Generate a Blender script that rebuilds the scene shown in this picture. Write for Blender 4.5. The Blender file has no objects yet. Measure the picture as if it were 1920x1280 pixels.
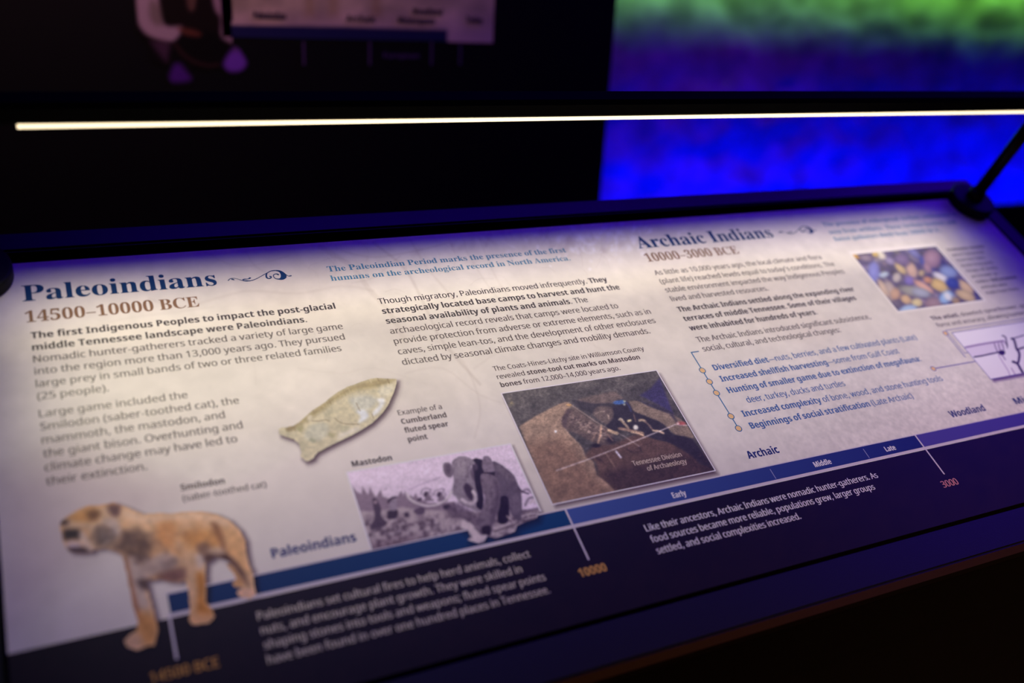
import bpy, bmesh, math, random
import numpy as np
from mathutils import Matrix, Vector, noise

# ------------------------------------------------------------------ camera, world, lights, exposure
scene = bpy.context.scene
COL = scene.collection
FPX = 1802.1                      # focal length in pixels of the 1920 x 1280 frame
S = 0.7                           # panel unit -> metres
RIGHT = Vector((0.8979290, -0.4373718, 0.0492893))
DOWN = Vector((-0.1113858, -0.3341484, -0.9359156))
FWD = Vector((0.4258131, 0.8348956, -0.3487585))
CAM = Vector((0.02685546, -0.9727993, 1.2167514))
cam_data = bpy.data.cameras.new('camera')
cam = bpy.data.objects.new('camera', cam_data)
COL.objects.link(cam)
R = Matrix((RIGHT, -DOWN, -FWD)).transposed()
cam.matrix_world = Matrix.Translation(CAM) @ R.to_4x4()
cam_data.sensor_width = 36.0
cam_data.lens = FPX / 1920 * 36
cam_data.clip_start = 0.02
cam_data.dof.use_dof = True
cam_data.dof.focus_distance = 1.42 * S
cam_data.dof.aperture_fstop = 1.95
scene.camera = cam
scene.cycles.use_light_tree = False        # few lamps: plain sampling is cleaner here
scene.view_settings.view_transform = 'Standard'
scene.view_settings.look = 'None'
scene.view_settings.exposure = 0.0
scene.view_settings.gamma = 1.0
scene.view_settings.use_curve_mapping = False

world = bpy.data.worlds.new('dark_gallery')
scene.world = world
world.use_nodes = True
world.node_tree.nodes['Background'].inputs[0].default_value = (0.35, 0.12, 0.16, 1)
world.node_tree.nodes['Background'].inputs[1].default_value = 0.008

# panel frame: x along the rail, y up the slope, z out of the print
UX = Vector((1, 0, 0)); VY = Vector((0, 0.8779, 0.478845)); NZ = Vector((0, -0.478845, 0.8779))
PO = Vector((0, 0, 0.95))
PM = Matrix.Translation(PO) @ Matrix((UX, VY, NZ)).transposed().to_4x4()

def area(name, loc, aim, sx, sy, power, color, spread=180, xaxis=None):
    d = bpy.data.lights.new(name, 'AREA'); d.shape = 'RECTANGLE'; d.size = sx; d.size_y = sy
    d.energy = power; d.color = color; d.spread = math.radians(spread)
    o = bpy.data.objects.new(name, d); COL.objects.link(o)
    z = -(Vector(aim)).normalized()
    x = Vector(xaxis).normalized() if xaxis else Vector((1, 0, 0))
    x = (x - z * x.dot(z)).normalized(); y = z.cross(x)
    o.matrix_world = Matrix.Translation(Vector(loc)) @ Matrix((x, y, z)).transposed().to_4x4()
    return o

LED_A0, LED_A1, LED_B, LED_H = 0.0255, 1.800, -0.027, 0.244
_l0y, _l0z = LED_B - 0.0080, LED_H - 0.0040
# lensed strip: a wide beam forwards and a steeper one, weaker towards its ends
for _a0, _a1, _w in ((0.0, 1.66, 1.0),):
    for _an, _sp, _k in ((30, 60, 0.82), (66, 61, 0.5)):
        _t = math.radians(_an)
        area('led_strip_lamp', PM @ Vector(((_a0 + _a1) / 2 * S, _l0y * S, _l0z * S)), VY * -math.cos(_t) + NZ * -math.sin(_t),
             (_a1 - _a0) * S, 0.004, _k * _w * (_a1 - _a0) / 1.8, (1.0, 0.935, 0.68), spread=_sp)
WALL_Y, BOARD_Y = 1.35, 0.72
# blue wall washers standing on the plinth behind the rail, green ones on the ceiling
area('blue_floor_washer', (2.8, 1.0, 0.60), (0, 1.0, 0.02), 2.9, 0.06, 25, (0.0, 0.002, 1.0), spread=118)
area('green_ceiling_washer', (2.8, 0.90, 1.90), (0, 0.71, -0.70), 2.9, 0.04, 27, (0.26, 1.0, 0.03), spread=34)
area('violet_ceiling_washer', (1.7, 0.92, 2.1), (0.1, 0.42, -1.1), 1.0, 0.10, 0.9, (0.30, 0.02, 1.0), spread=50)
# violet spot over the rail
area('violet_rail_spot', (1.1, 0.12, 2.7), (-0.05, -0.18, -1), 2.0, 0.9, 11.5, (0.06, 0.0, 1.0))
area('mauve_board_fill', (-0.5, -1.5, 2.7), (0.62, 2.22, -1.22), 0.3, 0.3, 1.1, (1.0, 0.55, 0.50), spread=34)  # unseen fill, added to brighten the display board alone
area('blue_ceiling_panel', (3.3, 0.05, 2.95), (-0.9, -0.1, -0.8), 1.6, 1.9, 24, (0.06, 0.0, 1.0))
area('amber_floor_fill', (1.1, -2.6, 2.9), (0.05, 0.35, -1), 0.3, 0.3, 24, (1.0, 0.55, 0.25), spread=60)  # added warm fill to lift the dark floor, no fixture of the gallery

# ------------------------------------------------------------------ helpers
def lin(c):
    c = np.asarray(c, dtype=float) / 255.0
    return np.where(c <= 0.04045, c / 12.92, ((c + 0.055) / 1.055) ** 2.4)

def material(name, color=(10, 10, 12), rough=0.4, spec=0.5, emit=None, estr=0, bump=0, bscale=200, attr=False, vary=0, metallic=0):
    m = bpy.data.materials.new(name); m.use_nodes = True
    nt = m.node_tree; b = nt.nodes['Principled BSDF']
    c = tuple(lin(color)) + (1,)
    b.inputs['Base Color'].default_value = c
    b.inputs['Roughness'].default_value = rough
    b.inputs['Specular IOR Level'].default_value = spec
    b.inputs['Metallic'].default_value = metallic
    if emit is not None:
        b.inputs['Emission Color'].default_value = tuple(emit) + (1,)
        b.inputs['Emission Strength'].default_value = estr
    if attr:
        a = nt.nodes.new('ShaderNodeAttribute'); a.attribute_name = 'print'
        nt.links.new(a.outputs['Color'], b.inputs['Base Color'])
    if bump or vary:
        tc = nt.nodes.new('ShaderNodeTexCoord'); n = nt.nodes.new('ShaderNodeTexNoise')
        n.inputs['Scale'].default_value = bscale; n.inputs['Detail'].default_value = 6
        nt.links.new(tc.outputs['Object'], n.inputs['Vector'])
        if bump:
            bp = nt.nodes.new('ShaderNodeBump'); bp.inputs['Strength'].default_value = bump
            bp.inputs['Distance'].default_value = 0.002
            nt.links.new(n.outputs['Fac'], bp.inputs['Height']); nt.links.new(bp.outputs['Normal'], b.inputs['Normal'])
        if vary:
            r = nt.nodes.new('ShaderNodeValToRGB')
            r.color_ramp.elements[0].position = 0.3; r.color_ramp.elements[1].position = 0.7
            r.color_ramp.elements[0].color = tuple(x * (1 - vary) for x in c[:3]) + (1,)
            r.color_ramp.elements[1].color = tuple(min(1, x * (1 + vary)) for x in c[:3]) + (1,)
            nt.links.new(n.outputs['Fac'], r.inputs['Fac']); nt.links.new(r.outputs['Color'], b.inputs['Base Color'])
    return m

def link(name, me, mat=None, parent=None):
    o = bpy.data.objects.new(name, me); COL.objects.link(o)
    if mat: me.materials.append(mat)
    if parent: o.parent = parent
    return o

def tag(o, label=None, cat=None, group=None, kind=None):
    if label: o['label'] = label
    if cat: o['category'] = cat
    if group: o['group'] = group
    if kind: o['kind'] = kind
    return o

def empty(name, mw, **k):
    o = bpy.data.objects.new(name, None); COL.objects.link(o); o.matrix_world = mw
    return tag(o, **k)

def box(bm, x0, x1, y0, y1, z0, z1, bevel=0.0):
    vs = [bm.verts.new((x, y, z)) for z in (z0, z1) for y in (y0, y1) for x in (x0, x1)]
    fs = [(0, 2, 3, 1), (4, 5, 7, 6), (0, 1, 5, 4), (1, 3, 7, 5), (3, 2, 6, 7), (2, 0, 4, 6)]
    F = [bm.faces.new([vs[i] for i in f]) for f in fs]
    if bevel:
        es = list({e for f in F for e in f.edges})
        bmesh.ops.bevel(bm, geom=es, offset=bevel, segments=2, affect='EDGES')

def bm_obj(name, bm, mat, parent=None, smooth=False):
    bmesh.ops.recalc_face_normals(bm, faces=bm.faces)
    me = bpy.data.meshes.new(name); bm.to_mesh(me); bm.free()
    if smooth: me.polygons.foreach_set('use_smooth', [True] * len(me.polygons))
    return link(name, me, mat, parent)

def box_obj(name, dims, mat, parent=None, bevel=0.0):
    bm = bmesh.new(); box(bm, *dims, bevel=bevel); return bm_obj(name, bm, mat, parent)

def cyl(bm, p0, p1, r0, r1, n=48, cap=True):
    p0 = Vector(p0); p1 = Vector(p1); d = (p1 - p0).normalized()
    a = d.orthogonal().normalized(); b = d.cross(a)
    A = [bm.verts.new(p0 + (a * math.cos(t) + b * math.sin(t)) * r0) for t in [2 * math.pi * i / n for i in range(n)]]
    B = [bm.verts.new(p1 + (a * math.cos(t) + b * math.sin(t)) * r1) for t in [2 * math.pi * i / n for i in range(n)]]
    for i in range(n): bm.faces.new((A[i], A[(i + 1) % n], B[(i + 1) % n], B[i]))
    if cap: bm.faces.new(A[::-1]); bm.faces.new(B)

def lathe(bm, prof, n=64, centre=(0, 0)):
    rings = []
    for r, z in prof:
        rings.append([bm.verts.new((centre[0] + r * math.cos(2 * math.pi * i / n), centre[1] + r * math.sin(2 * math.pi * i / n), z)) for i in range(n)])
    for A, B in zip(rings, rings[1:]):
        for i in range(n): bm.faces.new((A[i], A[(i + 1) % n], B[(i + 1) % n], B[i]))
    bm.faces.new(rings[0][::-1]); bm.faces.new(rings[-1])

# a photograph pixel -> a point of the print surface, in panel units (a along, b up the slope)
def at(x, y):
    d = RIGHT * (x - 960) + DOWN * (y - 640) + FWD * FPX
    t = (PO - CAM).dot(NZ) / d.dot(NZ)
    p = CAM + d * t - PO
    return p.dot(UX) / S, p.dot(VY) / S

def on_plane(x, y, Y):
    d = RIGHT * (x - 960) + DOWN * (y - 640) + FWD * FPX
    p = CAM + d * ((Y - CAM.y) / d.y)
    return p.x, p.z

# ------------------------------------------------------------------ flat print: a small raster painter, colours go to a mesh attribute
def catmull(pts, closed=True, k=4):
    pts = [np.array(p, float) for p in pts]; n = len(pts); out = []
    rng = range(n) if closed else range(n - 1)
    for i in rng:
        g = (lambda j: pts[j % n]) if closed else (lambda j: pts[min(max(j, 0), n - 1)])
        p0, p1, p2, p3 = g(i - 1), g(i), g(i + 1), g(i + 2)
        for j in range(k):
            t = j / k
            out.append(0.5 * ((2 * p1) + (-p0 + p2) * t + (2 * p0 - 5 * p1 + 4 * p2 - p3) * t * t + (-p0 + 3 * p1 - 3 * p2 + p3) * t ** 3))
    if not closed: out.append(pts[-1])
    return out

def hash2(ix, iy, seed):
    h = (ix.astype(np.int64) * 374761393 + iy.astype(np.int64) * 668265263 + seed * 1442695041) & 0x7fffffff
    h = ((h ^ (h >> 13)) * 1274126177) & 0x7fffffff
    return ((h ^ (h >> 16)) & 0xffff) / 65535.0

def vnoise(x, y, seed=0):
    ix = np.floor(x); iy = np.floor(y); fx = x - ix; fy = y - iy
    fx = fx * fx * (3 - 2 * fx); fy = fy * fy * (3 - 2 * fy)
    a = hash2(ix, iy, seed); b = hash2(ix + 1, iy, seed); c = hash2(ix, iy + 1, seed); d = hash2(ix + 1, iy + 1, seed)
    return (a * (1 - fx) + b * fx) * (1 - fy) + (c * (1 - fx) + d * fx) * fy

def fbm(x, y, seed=0, oct=4):
    s = 0; w = 0.5; t = 0
    for i in range(oct):
        s = s + vnoise(x * 2 ** i, y * 2 ** i, seed + i * 17) * w; t += w; w *= 0.5
    return s / t

class Canvas:
    """print raster over a rectangle of the panel; brushes take drawing coordinates X, Y"""
    def __init__(self, a0, a1, b0, b1, res, color, px=True):
        self.a = np.linspace(a0, a1, max(2, int(round((a1 - a0) / res)) + 1))
        self.b = np.linspace(b0, b1, max(2, int(round((b1 - b0) / res)) + 1))
        A, B = np.meshgrid(self.a, self.b)
        self.A, self.B = A, B
        if px:
            W = [PO[i] + UX[i] * A * S + VY[i] * B * S - CAM[i] for i in range(3)]
            q = [sum(W[i] * ax[i] for i in range(3)) for ax in (RIGHT, DOWN, FWD)]
            self.X = 960 + FPX * q[0] / q[2]; self.Y = 640 + FPX * q[1] / q[2]
        else:
            self.X, self.Y = A, B
        self.c = np.ones(A.shape + (3,)) * np.array(color, float)
        self.alpha = np.ones(A.shape)
    def _mix(self, m, color, op, sl=None):
        m = (np.clip(m, 0, 1) * op)[..., None]
        if sl is None: self.c[:] = self.c * (1 - m) + np.array(color, float) * m
        else: self.c[sl] = self.c[sl] * (1 - m) + np.array(color, float) * m
    def _sub(self, pts, pad):
        P = np.array(pts); x0, y0 = P.min(0) - pad; x1, y1 = P.max(0) + pad
        m = (self.X >= x0) & (self.X <= x1) & (self.Y >= y0) & (self.Y <= y1)
        r = np.where(m.any(1))[0]; c = np.where(m.any(0))[0]
        if len(r) == 0 or len(c) == 0: return None
        return (slice(r[0], r[-1] + 1), slice(c[0], c[-1] + 1))
    def sdf(self, pts, sl, closed=True):
        X = self.X[sl]; Y = self.Y[sl]; d = np.full(X.shape, 1e9); ins = np.zeros(X.shape, bool)
        n = len(pts)
        for i in range(n if closed else n - 1):
            x0, y0 = pts[i]; x1, y1 = pts[(i + 1) % n]
            ex, ey = x1 - x0, y1 - y0; L = ex * ex + ey * ey + 1e-12
            t = np.clip(((X - x0) * ex + (Y - y0) * ey) / L, 0, 1)
            dx = X - x0 - t * ex; dy = Y - y0 - t * ey
            d = np.minimum(d, dx * dx + dy * dy)
            if closed and y0 != y1:
                k = ((Y >= y0) != (Y >= y1)) & (X < ex * (Y - y0) / ey + x0)
                ins ^= k
        d = np.sqrt(d)
        return np.where(ins, d, -d) if closed else d
    def poly(self, pts, color, soft=1.0, op=1.0, smooth=False, off=(0, 0), erode=0):
        if smooth: pts = catmull(pts)
        pts = [(p[0] + off[0], p[1] + off[1]) for p in pts]
        sl = self._sub(pts, soft + 1)
        if sl is None: return
        self._mix(0.5 + (self.sdf(pts, sl) - erode) / (2 * soft), color, op, sl)
    def stroke(self, pts, w, color, soft=0.8, op=1.0, smooth=True):
        if smooth and len(pts) > 2: pts = catmull(pts, False)
        sl = self._sub(pts, w + soft + 1)
        if sl is None: return
        self._mix(0.5 + (w / 2 - self.sdf(pts, sl, False)) / (2 * soft), color, op, sl)
    def ell(self, cx, cy, rx, ry, color, ang=0, soft=0.25, op=1.0):
        R_ = max(rx, ry) * (1 + soft)
        sl = self._sub([(cx - R_, cy - R_), (cx + R_, cy + R_)], 0)
        if sl is None: return
        t = math.radians(ang); X = self.X[sl] - cx; Y = self.Y[sl] - cy
        u = (X * math.cos(t) + Y * math.sin(t)) / rx; v = (-X * math.sin(t) + Y * math.cos(t)) / ry
        self._mix((1 - np.sqrt(u * u + v * v)) / (2 * soft) + 0.5, color, op, sl)
    def grain(self, scale, amount, seed=0, stretch=(1, 1), oct=4):
        n = fbm(self.X * scale * stretch[0], self.Y * scale * stretch[1], seed, oct)
        self.c *= (1 + (n - 0.5) * 2 * amount)[..., None]
    def blur(self, sg):
        n = int(sg * 3) + 1; k = np.exp(-0.5 * (np.arange(-n, n + 1) / sg) ** 2); k /= k.sum()
        for ax in (0, 1):
            p = np.pad(self.c, [(n, n) if i == ax else (0, 0) for i in range(3)], mode='edge'); o = 0
            for j, w in enumerate(k): o = o + w * (p[j:j + self.c.shape[0]] if ax == 0 else p[:, j:j + self.c.shape[1]])
            self.c = o
    def cut(self, pts, smooth=False):
        """keep only what lies inside the outlines"""
        keep = np.full(self.X.shape, -1e9)
        for p in pts:
            if smooth: p = catmull(p)
            keep = np.maximum(keep, self.sdf(p, (slice(None), slice(None))))
        self.alpha = keep
    def build(self, name, z, parent, mat, thick=0.0):
        h, w = self.A.shape
        co = np.empty((h, w, 3)); co[..., 0] = self.A * S; co[..., 1] = self.B * S; co[..., 2] = z
        i = np.arange(h * w).reshape(h, w)
        q = np.stack([i[:-1, :-1], i[:-1, 1:], i[1:, 1:], i[1:, :-1]], -1).reshape(-1, 4)
        if (self.alpha < 0).any():
            al = self.alpha.reshape(-1); q = q[(al[q] > 0).sum(1) >= 2]
        used = np.unique(q); remap = np.full(h * w, -1); remap[used] = np.arange(len(used)); q = remap[q]
        co = co.reshape(-1, 3)[used]; colr = lin(np.clip(self.c, 0, 255)).reshape(-1, 3)[used]
        me = bpy.data.meshes.new(name)
        me.vertices.add(len(co)); me.vertices.foreach_set('co', co.ravel())
        me.loops.add(q.size); me.loops.foreach_set('vertex_index', q.ravel().astype(np.int32))
        me.polygons.add(len(q)); me.polygons.foreach_set('loop_start', np.arange(0, q.size, 4, dtype=np.int32))
        me.update(calc_edges=True)
        at_ = me.color_attributes.new('print', 'FLOAT_COLOR', 'POINT')
        at_.data.foreach_set('color', np.concatenate([colr, np.ones((len(colr), 1))], 1).ravel())
        return link(name, me, mat, parent)

def flat_poly(name, polys, z, mat, parent, units=True):
    """thin printed shapes: list of outlines in panel units"""
    cu = bpy.data.curves.new('tmp', 'CURVE'); cu.dimensions = '2D'; cu.fill_mode = 'BOTH'
    for P in polys:
        s = cu.splines.new('POLY'); s.points.add(len(P) - 1)
        for p, q in zip(s.points, P): p.co = (q[0] * S, q[1] * S, 0, 1)
        s.use_cyclic_u = True
    o = bpy.data.objects.new('tmp', cu); me = bpy.data.meshes.new_from_object(o)
    bpy.data.objects.remove(o); me.name = name
    me.transform(Matrix.Translation((0, 0, z)))
    return link(name, me, mat, parent)

# ------------------------------------------------------------------ lettering: outlines of the typefaces, two base-89 digits per coordinate (1/1000 em, offset 800)
ALPHA = ''.join(chr(i) for i in range(33, 126) if chr(i) not in '\\\'"`')
def num_at(s, i): return (ALPHA.index(s[i]) * len(ALPHA) + ALPHA.index(s[i + 1]) - 800) / 1000
GLYPHS_REGULAR = {
 '(': '.9-G*l,u+P,U,>,C-1,=.(,C.{,U/o,u0^-G1E.$1E-U0[-7/m-%.z,{.)-%-5-7,B-U+S.$*l',
 ')': '.9,7*l,b+S-#,B-6-5-<.)-6.z-#/m,a0[,61E,p1E-A0^-b/o-t.{-z.(-t-1-b,>-A+P,p*l',
 ',': '.#,>+#,Q+z,a,r-E,r-J,k-1+u,k+#',
 '-': '.H,=-e,=.>.-.>.--e',
 '.': '.#,}+t,_,!,U,1,R,F,U,[,_,k,},u-@,k-J,[-M,F-J,1-@,!',
 '0': '0>./+v-W,!-/,8,l,^,M-R,C.b,G/P,S03,i0f-,1/-U1E./1L.c1E/01//O0f/n/q/x.b/t-t/h-5/Q,^/3,9.e,!~./,N.^,Z/!-$/5-e/:.b/5/^/!0B.^0h./0u-Z0h-<0B-+/^-$.b-+-e-<-%-Z,Z',
 '1': '0>.$+}.$/h.$0;.&0b-o0N-W0;-#/l,_09.-1E._1E._+}',
 '2': '0>,B+},B,S-i-{.K.b.s/?.|/[/#/|.y0D.h0^.K0o.)0t-c0q-D0h,i0D,H0n-/1;-V1G.)1K.g1C/:1)/W0Z/c0$/^/Y/Q/7/%.P.?-f-4,Z-4,X/v,X/v+}',
 '3': '0>-m+v-$+|,@,5,@,o-(,U-n,M.J,S.r,h/,-+/3-S/*-{.k.:.>.I-a.N-0.N-0/(-a/(.:/..b/A.y/^/%0).{0H.i0a.K0p.&0u-]0r->0i,b0J,C0u-)1<-R1H.&1K.j1C/=1*/Y0^/d0-/[/[/G/9/(.}.X.o.X.l/1.^/U.F/l.!/s-Q/n-*/^,b/E,C.|,-.L+{',
 '4': '0>.f+}.f-6,0-6,0-j.b1G/D1G/D-m01-m01-6/D-6/D+}~,l-m.f-m.f/P.g02.i0c.f0c.W0F.H0-',
 '5': '0>-r+v-*+},L,5,L,o-.,V-r,N.G,T.o,i/,-./4-]/-.-.s.K.K._-p.f-C.c,w.Z,X.o,l1E/O1E/O0j-C0j-8/6-W/:.)/=.m/4/E.s/h.E/s-d/g,{/B,F.d,%',
 '8': '0>.1+v-F,#,o,=,M,h,C-C,F-d,Q.!,w.M-M.m--/(,m/B,X/e,R02,W0T,g0r,}1--?1>-d1H./1K.k1D/>1./]0e/h01/e/q/Z/X/8/2.f.p/A.N/i.$/t-f/x-E/m,j/K,?.t,#~.2/,.o/O/%/j/,0//%0M.o0e.R0r./0w-h0r-K0e-90M-30/-6/t-?/a-a/B~.0,J.[,P.},c/5-!/<-E/5-g.{.%.Y.;.0.N.$.R-W.>-;.&-)-f-#-C-*-!-=,c-],P',
 '9': '0>-J+v-++x,i+},i,T-I,L-v,P.=,[.Y,o.p-,/#-I//-l/8.[/4.[.}.F.e.4.C.&-v.!-<.-,l.I,M.y,D/[,H01,W0Y,p0{-318-X1F.+1K.V1E/#14/E0r/a0G/q/m/v/*/m-x/_-F/J,v/.,P.b,3./+|~.(.R.F.U.b.a.w.p/+/&/5/;/8/Q/-01.z0K.f0b.J0p.+0u-_0n-@0W-,04-$/]-+/3-<.n-X.X',
 ':': '.#,}/-,_/8,U/F,R/[,U/r,_0$,}0/-@0$-J/r-M/[-J/F-@/8~,}+t,_,!,U,1,R,F,U,[,_,k,},u-@,k-J,[-M,F-J,1-@,!',
 ';': '.#,|/-,^/8,T/F,Q/[,T/r,^0$,|0/-?0$-H/r-K/[-H/F-?/8~,7+#,D+[,P,<,Y,r-?,r-D,k-++u,e+#',
 'A': '0m+}+}.+1G.d1G0l+}0,+}/K-^-?-^,a+}~-S.:/9.:.]/t.V0-.M0J.F0c.;08.1/t',
 'B': '0u,e+},e1E.:1E/01>/k1*030a0>0&08/Y0&/9/e/!/<.q/<.m/u.Z0/.J0@.50K-u0N-Q0C,s/},F/F,+.Z+}~-G/*.F/*.|///B/>/S/W/Y/{/R0B/=0Y.t0h.=0l-G0l~-G,U.N,U/+,[/N,p/c-2/i-V/b-z/M.:/).K.J.Q-G.Q',
 'C': '0h.w+v.2,!-T,:-),_,e-6,Q-u,K.b,R/L,g0.--0b-[1,.;1C/%1K/o1D0R1/090U/c0i/%0q.O0k.%0X-_0;-=/W-2.b-<-k-[-+-},i.K,V/$,P/c,V0?,e0?,//b+{',
 'D': '1O,e+},e1E.E1E/01>/k1*0?0c0d040z/R1%.f0z-u0d-60=,a/f,=/&,).7+}~-G,V./,V/+,d/j-,03-j0?.d0:/D0*/u/k0=/00a.<0l-G0l',
 'E': '03,e+},e1E/f1E/f0j-G0j-G/,/X/,/X.P-G.P-G,W/f,W/f+}',
 'F': '/v,e+},e1E/f1E/f0j-G0j-G.s/W.s/W.;-G.;-G+}',
 'G': '1N/%+v.:,!-Z,9--,^,g-5,R-t,K.b,R/M,k00-40c-f1-.I1D/81K0,1D0q1/0X0T/y0i/50q.Y0k.,0X-c0;-=/W-1.b-6.*-D-T-[--.$,j.R,V/4,P/k,S09,[09.7/(.7/(.o0w.o0w,40&+|',
 'H': '1W,e+},e1E-G1E-G/,01/,011E0p1E0p+}01+}01.P-G.P-G+}',
 'I': '.T,=+},=,E,w,R,w0o,=0},=1E.81E.80}-Y0o-Y,R.8,E.8+}',
 'L': '/y,e+},e1E-G1E-G,X/h,X/h+}',
 'M': '2o,e+},e1E-e1E/E,{/H,{1,1E2,1E2,+}1I+}1I/>1K0*1N0d1K0d/^+}/,+}-@0d-=0d-A0*-B/:-B+}',
 'N': '1e,e+},e1E-P1E0E,w0H,w0F-<0D-m0C.A0C1E0}1E0}+}05+}-?0L-=0L-@/m-B/!-B+}',
 'O': '1t.y+v.2,!-T,:-),a,e-8,Q-v,K.c,Q/M,e00-)0c-T1-.31D.y1L/b1D0>1-0k0d1/001B/M1I.b1B-v1/-70k,a0>,:/b,!~.y,P/O,U/y,i0<-+0X-j0d.b0X/X0<0</y0Y/P0l.y0r.F0l-y0Y-X0<-;/X-2.b-;-j-X-+-x,i.E,U',
 'P': '0T,e+},e1E.01E/(1;/b0{0&0L02/k0./C/{.z/c.Y/=.@.g.0.$.+-G.+-G+}~-G._-y._.Z.f/+.w/D/9/M/i/E06//0S.d0f.+0l-G0l',
 'S': '0/-q+v-#+|,D,2,D,n-&,X-t,P.H,U.k,f/$-#/,-D.}-n.X.0-o.N-7.h,l/+,R/Q,J0*,O0N,_0m,w1+-;1<-b1H.11K.|1D/^10/J0V.o0j.00q-d0l-E0]-40F-.0)-8/Z-Y/=.>.}/-.Y/F.F/Y.//f-n/j-I/^,l/:,?.],#',
 'T': '03-g+}-g0j,)0j,)1E0,1E0,0j.I0j.I+}',
 'W': '3#-P+},*1E,k1E-[.+-k-H-t,m.!-K.2../.1E/n1E0m.,0}-H1,,m16-H1D.+251E2v1E1M+}0k+}/g/Q/Z/z/Q0B/M0W/F02/6/O.4+}',
 'a': '07-Y+v--+},c,5,I,V,A--,K-^,m.&-H.>.;.G.{.I.{._.v/,.g/D.N/Q../U-Q/M,}/:,k/h-G0!.10,.m0$/:/j/Q/C/Y.g/Y+}/.+}/!,U.{,U.c,;.H,).)+z~-i,K.8,Q.Z,f.r-+.z-Y.z-{.C-y-e-r-?-c-+-K-$-,-*,m-7,Y-M,N',
 'b': '0[.T+v.-+z-i,+-O,<-=,P-8,P-,+},[+},[1e-=1e-=0@-</q-:/O-=/O-O/f-i/x.-0(.T0,/7/{/h/V0,.w06.#0,-,/h,J/7,&~.K,L.w,U/:,r/L-B/R.$/G.r/&/E.J/T-t/L-S/3-C.d-=.%-=.!-C-B-S,r-t,U',
 'c': '/Y.9+v-g+{->,/,w,H,],m,L-A,G-},L._,^/5,y/Y-@/t-k0(.>0-.u0&/C/t/1/A.f/M.</R-Z/C-7.p-+.!-2-B-E,s-g,W.9,N.o,T/=,e/=,/.p+{',
 'd': '0[.)+v-E,&,q,J,Q-+,G.!,Q.w,r/V-F/|.)0-.O0).p/x/@/Q/D/Q/B/l/@0-/@1e/}1e/}+}/K+}/C,R/@,R/-,=.p,+.O+z~.2,L.e,T/),n/;-:/A-s/A.!/;._/*/1.f/L.1/U-c/K-C//-1.[-+-}-1-B-C,r-c,U',
 'e': '09.B+v-m+{-A,0,y,J,^,p,L-C,G-|,L.X,[/.,u/S-9/q-b0&.40-.a0(/+/t/H/Y/_/9/m.l/r.</r-t-+-t-4-<-J,p-p,V.E,N/),T/a,i/a,3/)+|~-,.H/2.H/,.s.x/9.Z/N.3/U-i/O-J/:-6.u',
 'f': '.W,m+},m/Q,,/Q,,/o,m0(,m0=,u0{-11H-V1a..1i.U1e.v1[.f1,.L13./16-p11-]1!-Q0d-M0=-M0%.O0%.O/Q-M/Q-M+}',
 'g': '0[.3*3-D*9,e*J,e+&-F*m.6*f.b*m/%+%/:+F/A+r/A,$/A,=/C,R/@,R/!,3.W+|.)+v-D,(,p,L,Q-.,G.!,Q.r,p/S-D/{.)0-.K0).k/z/*/i/A/O/D/O/L0%/}0%/}+w/s+1/T*Z.}*=~.2,L.c,S/(,k/;-6/A-p/A.!/;.e/(/4.b/L.1/T-d/K-D/0-1.^-+.!-1-A-D,q-d,T',
 'h': '0^,[+},[1e-=1e-=0&-:/M->/M-R/g-o/y.30(.U0,/60#/a/h/y/=0&.Z0&+}/E+}/E.V/</-.|/J.N/T-v/L-T/2-C.d-=.*-=+}',
 'i': '-x,{0d,b0m,Y0y,V1.,Y1?,b1K,{1T-81K-@1?-C1.-@0y-80m~,[+},[0%-=0%-=+}',
 'k': '0$,[+},[1e-=1e-=.f-<.H-:.)-=.)-I.9-Y.M-i._/(0%/p0%.5.>/z+}/0+}-g-s-=-M-=+}',
 'l': '-x,[+},[1e-=1e-=+}',
 'm': '3&,[+},[0%-20%-:/N->/N-R/i-m/z.00).O0-/(0%/M/m/f/I/i/I0#/f0@/y0b0)1)0-1_0$2+/h2B/>2J.Z2J+}1j+}1j.X1b/.1H/K0z/T0K/L0-/6/w.l/r.7/r+}/5+}/5.X/-/..o/K.D/T-q/L-R/2-B.d-=.+-=+}',
 'n': '0^,[+},[0%-20%-:/N->/N-S/i-p/z.50).V0-/60$/a/h/y/>0&.Z0&+}/E+}/E.V/</-.|/J.N/T-v/L-T/2-C.d-=.+-=+}',
 'o': '0T.:+v-h+|->,1,x,L,],s,L-F,G.$,R.v,v/U-P/|.<0-.l0&/9/r/[/U/v/10+.]00.$0$-./],L/%,(~.;,L.m,V/2,t/F-D/L.$/F._/2/0.m/K.;/T-f/K-D/0-1._-+.$-1-D-D,t-g,V',
 'p': '0[,[*3,[0%-20%-:/N-=/N-P/f-i/x.-0).T0-/7/|/h/W0,.x06.$0,--/h,K/7,&.T+v..+z-j,+-=,P-9,P-<,3-=+p-=*3~.K,L.k,Q/(,_/:,v/H-7/R.$/L.^/://.w/K.J/T-v/L-U/5-D.i-=.0-=.$-C-C-S,r-t,U',
 'q': '0[/@*3/@+v/A,7/C,R/?,R/-,=.p,+.N+z.&+v-E,&,r,J,Q-+,G.!,Q.w,r/V-G/|.)0-.P0).q/x/./f/A/N/C/N/L0%/}0%/}*3~.3,L.d,T/),m/:-9/A-r/A.!/;.a/*/1.e/L.1/U-b/K-C//-1.[-+-}-1-B-C,r-c,U',
 'r': '/,,[+},[0%-20%-9/=-</=-P/Y-k/r..0&.Q0-.i0,.}0).v/K.c/O.M/P.2/L-t/A-]//-L.r-A.R-=.0-=+}',
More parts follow.
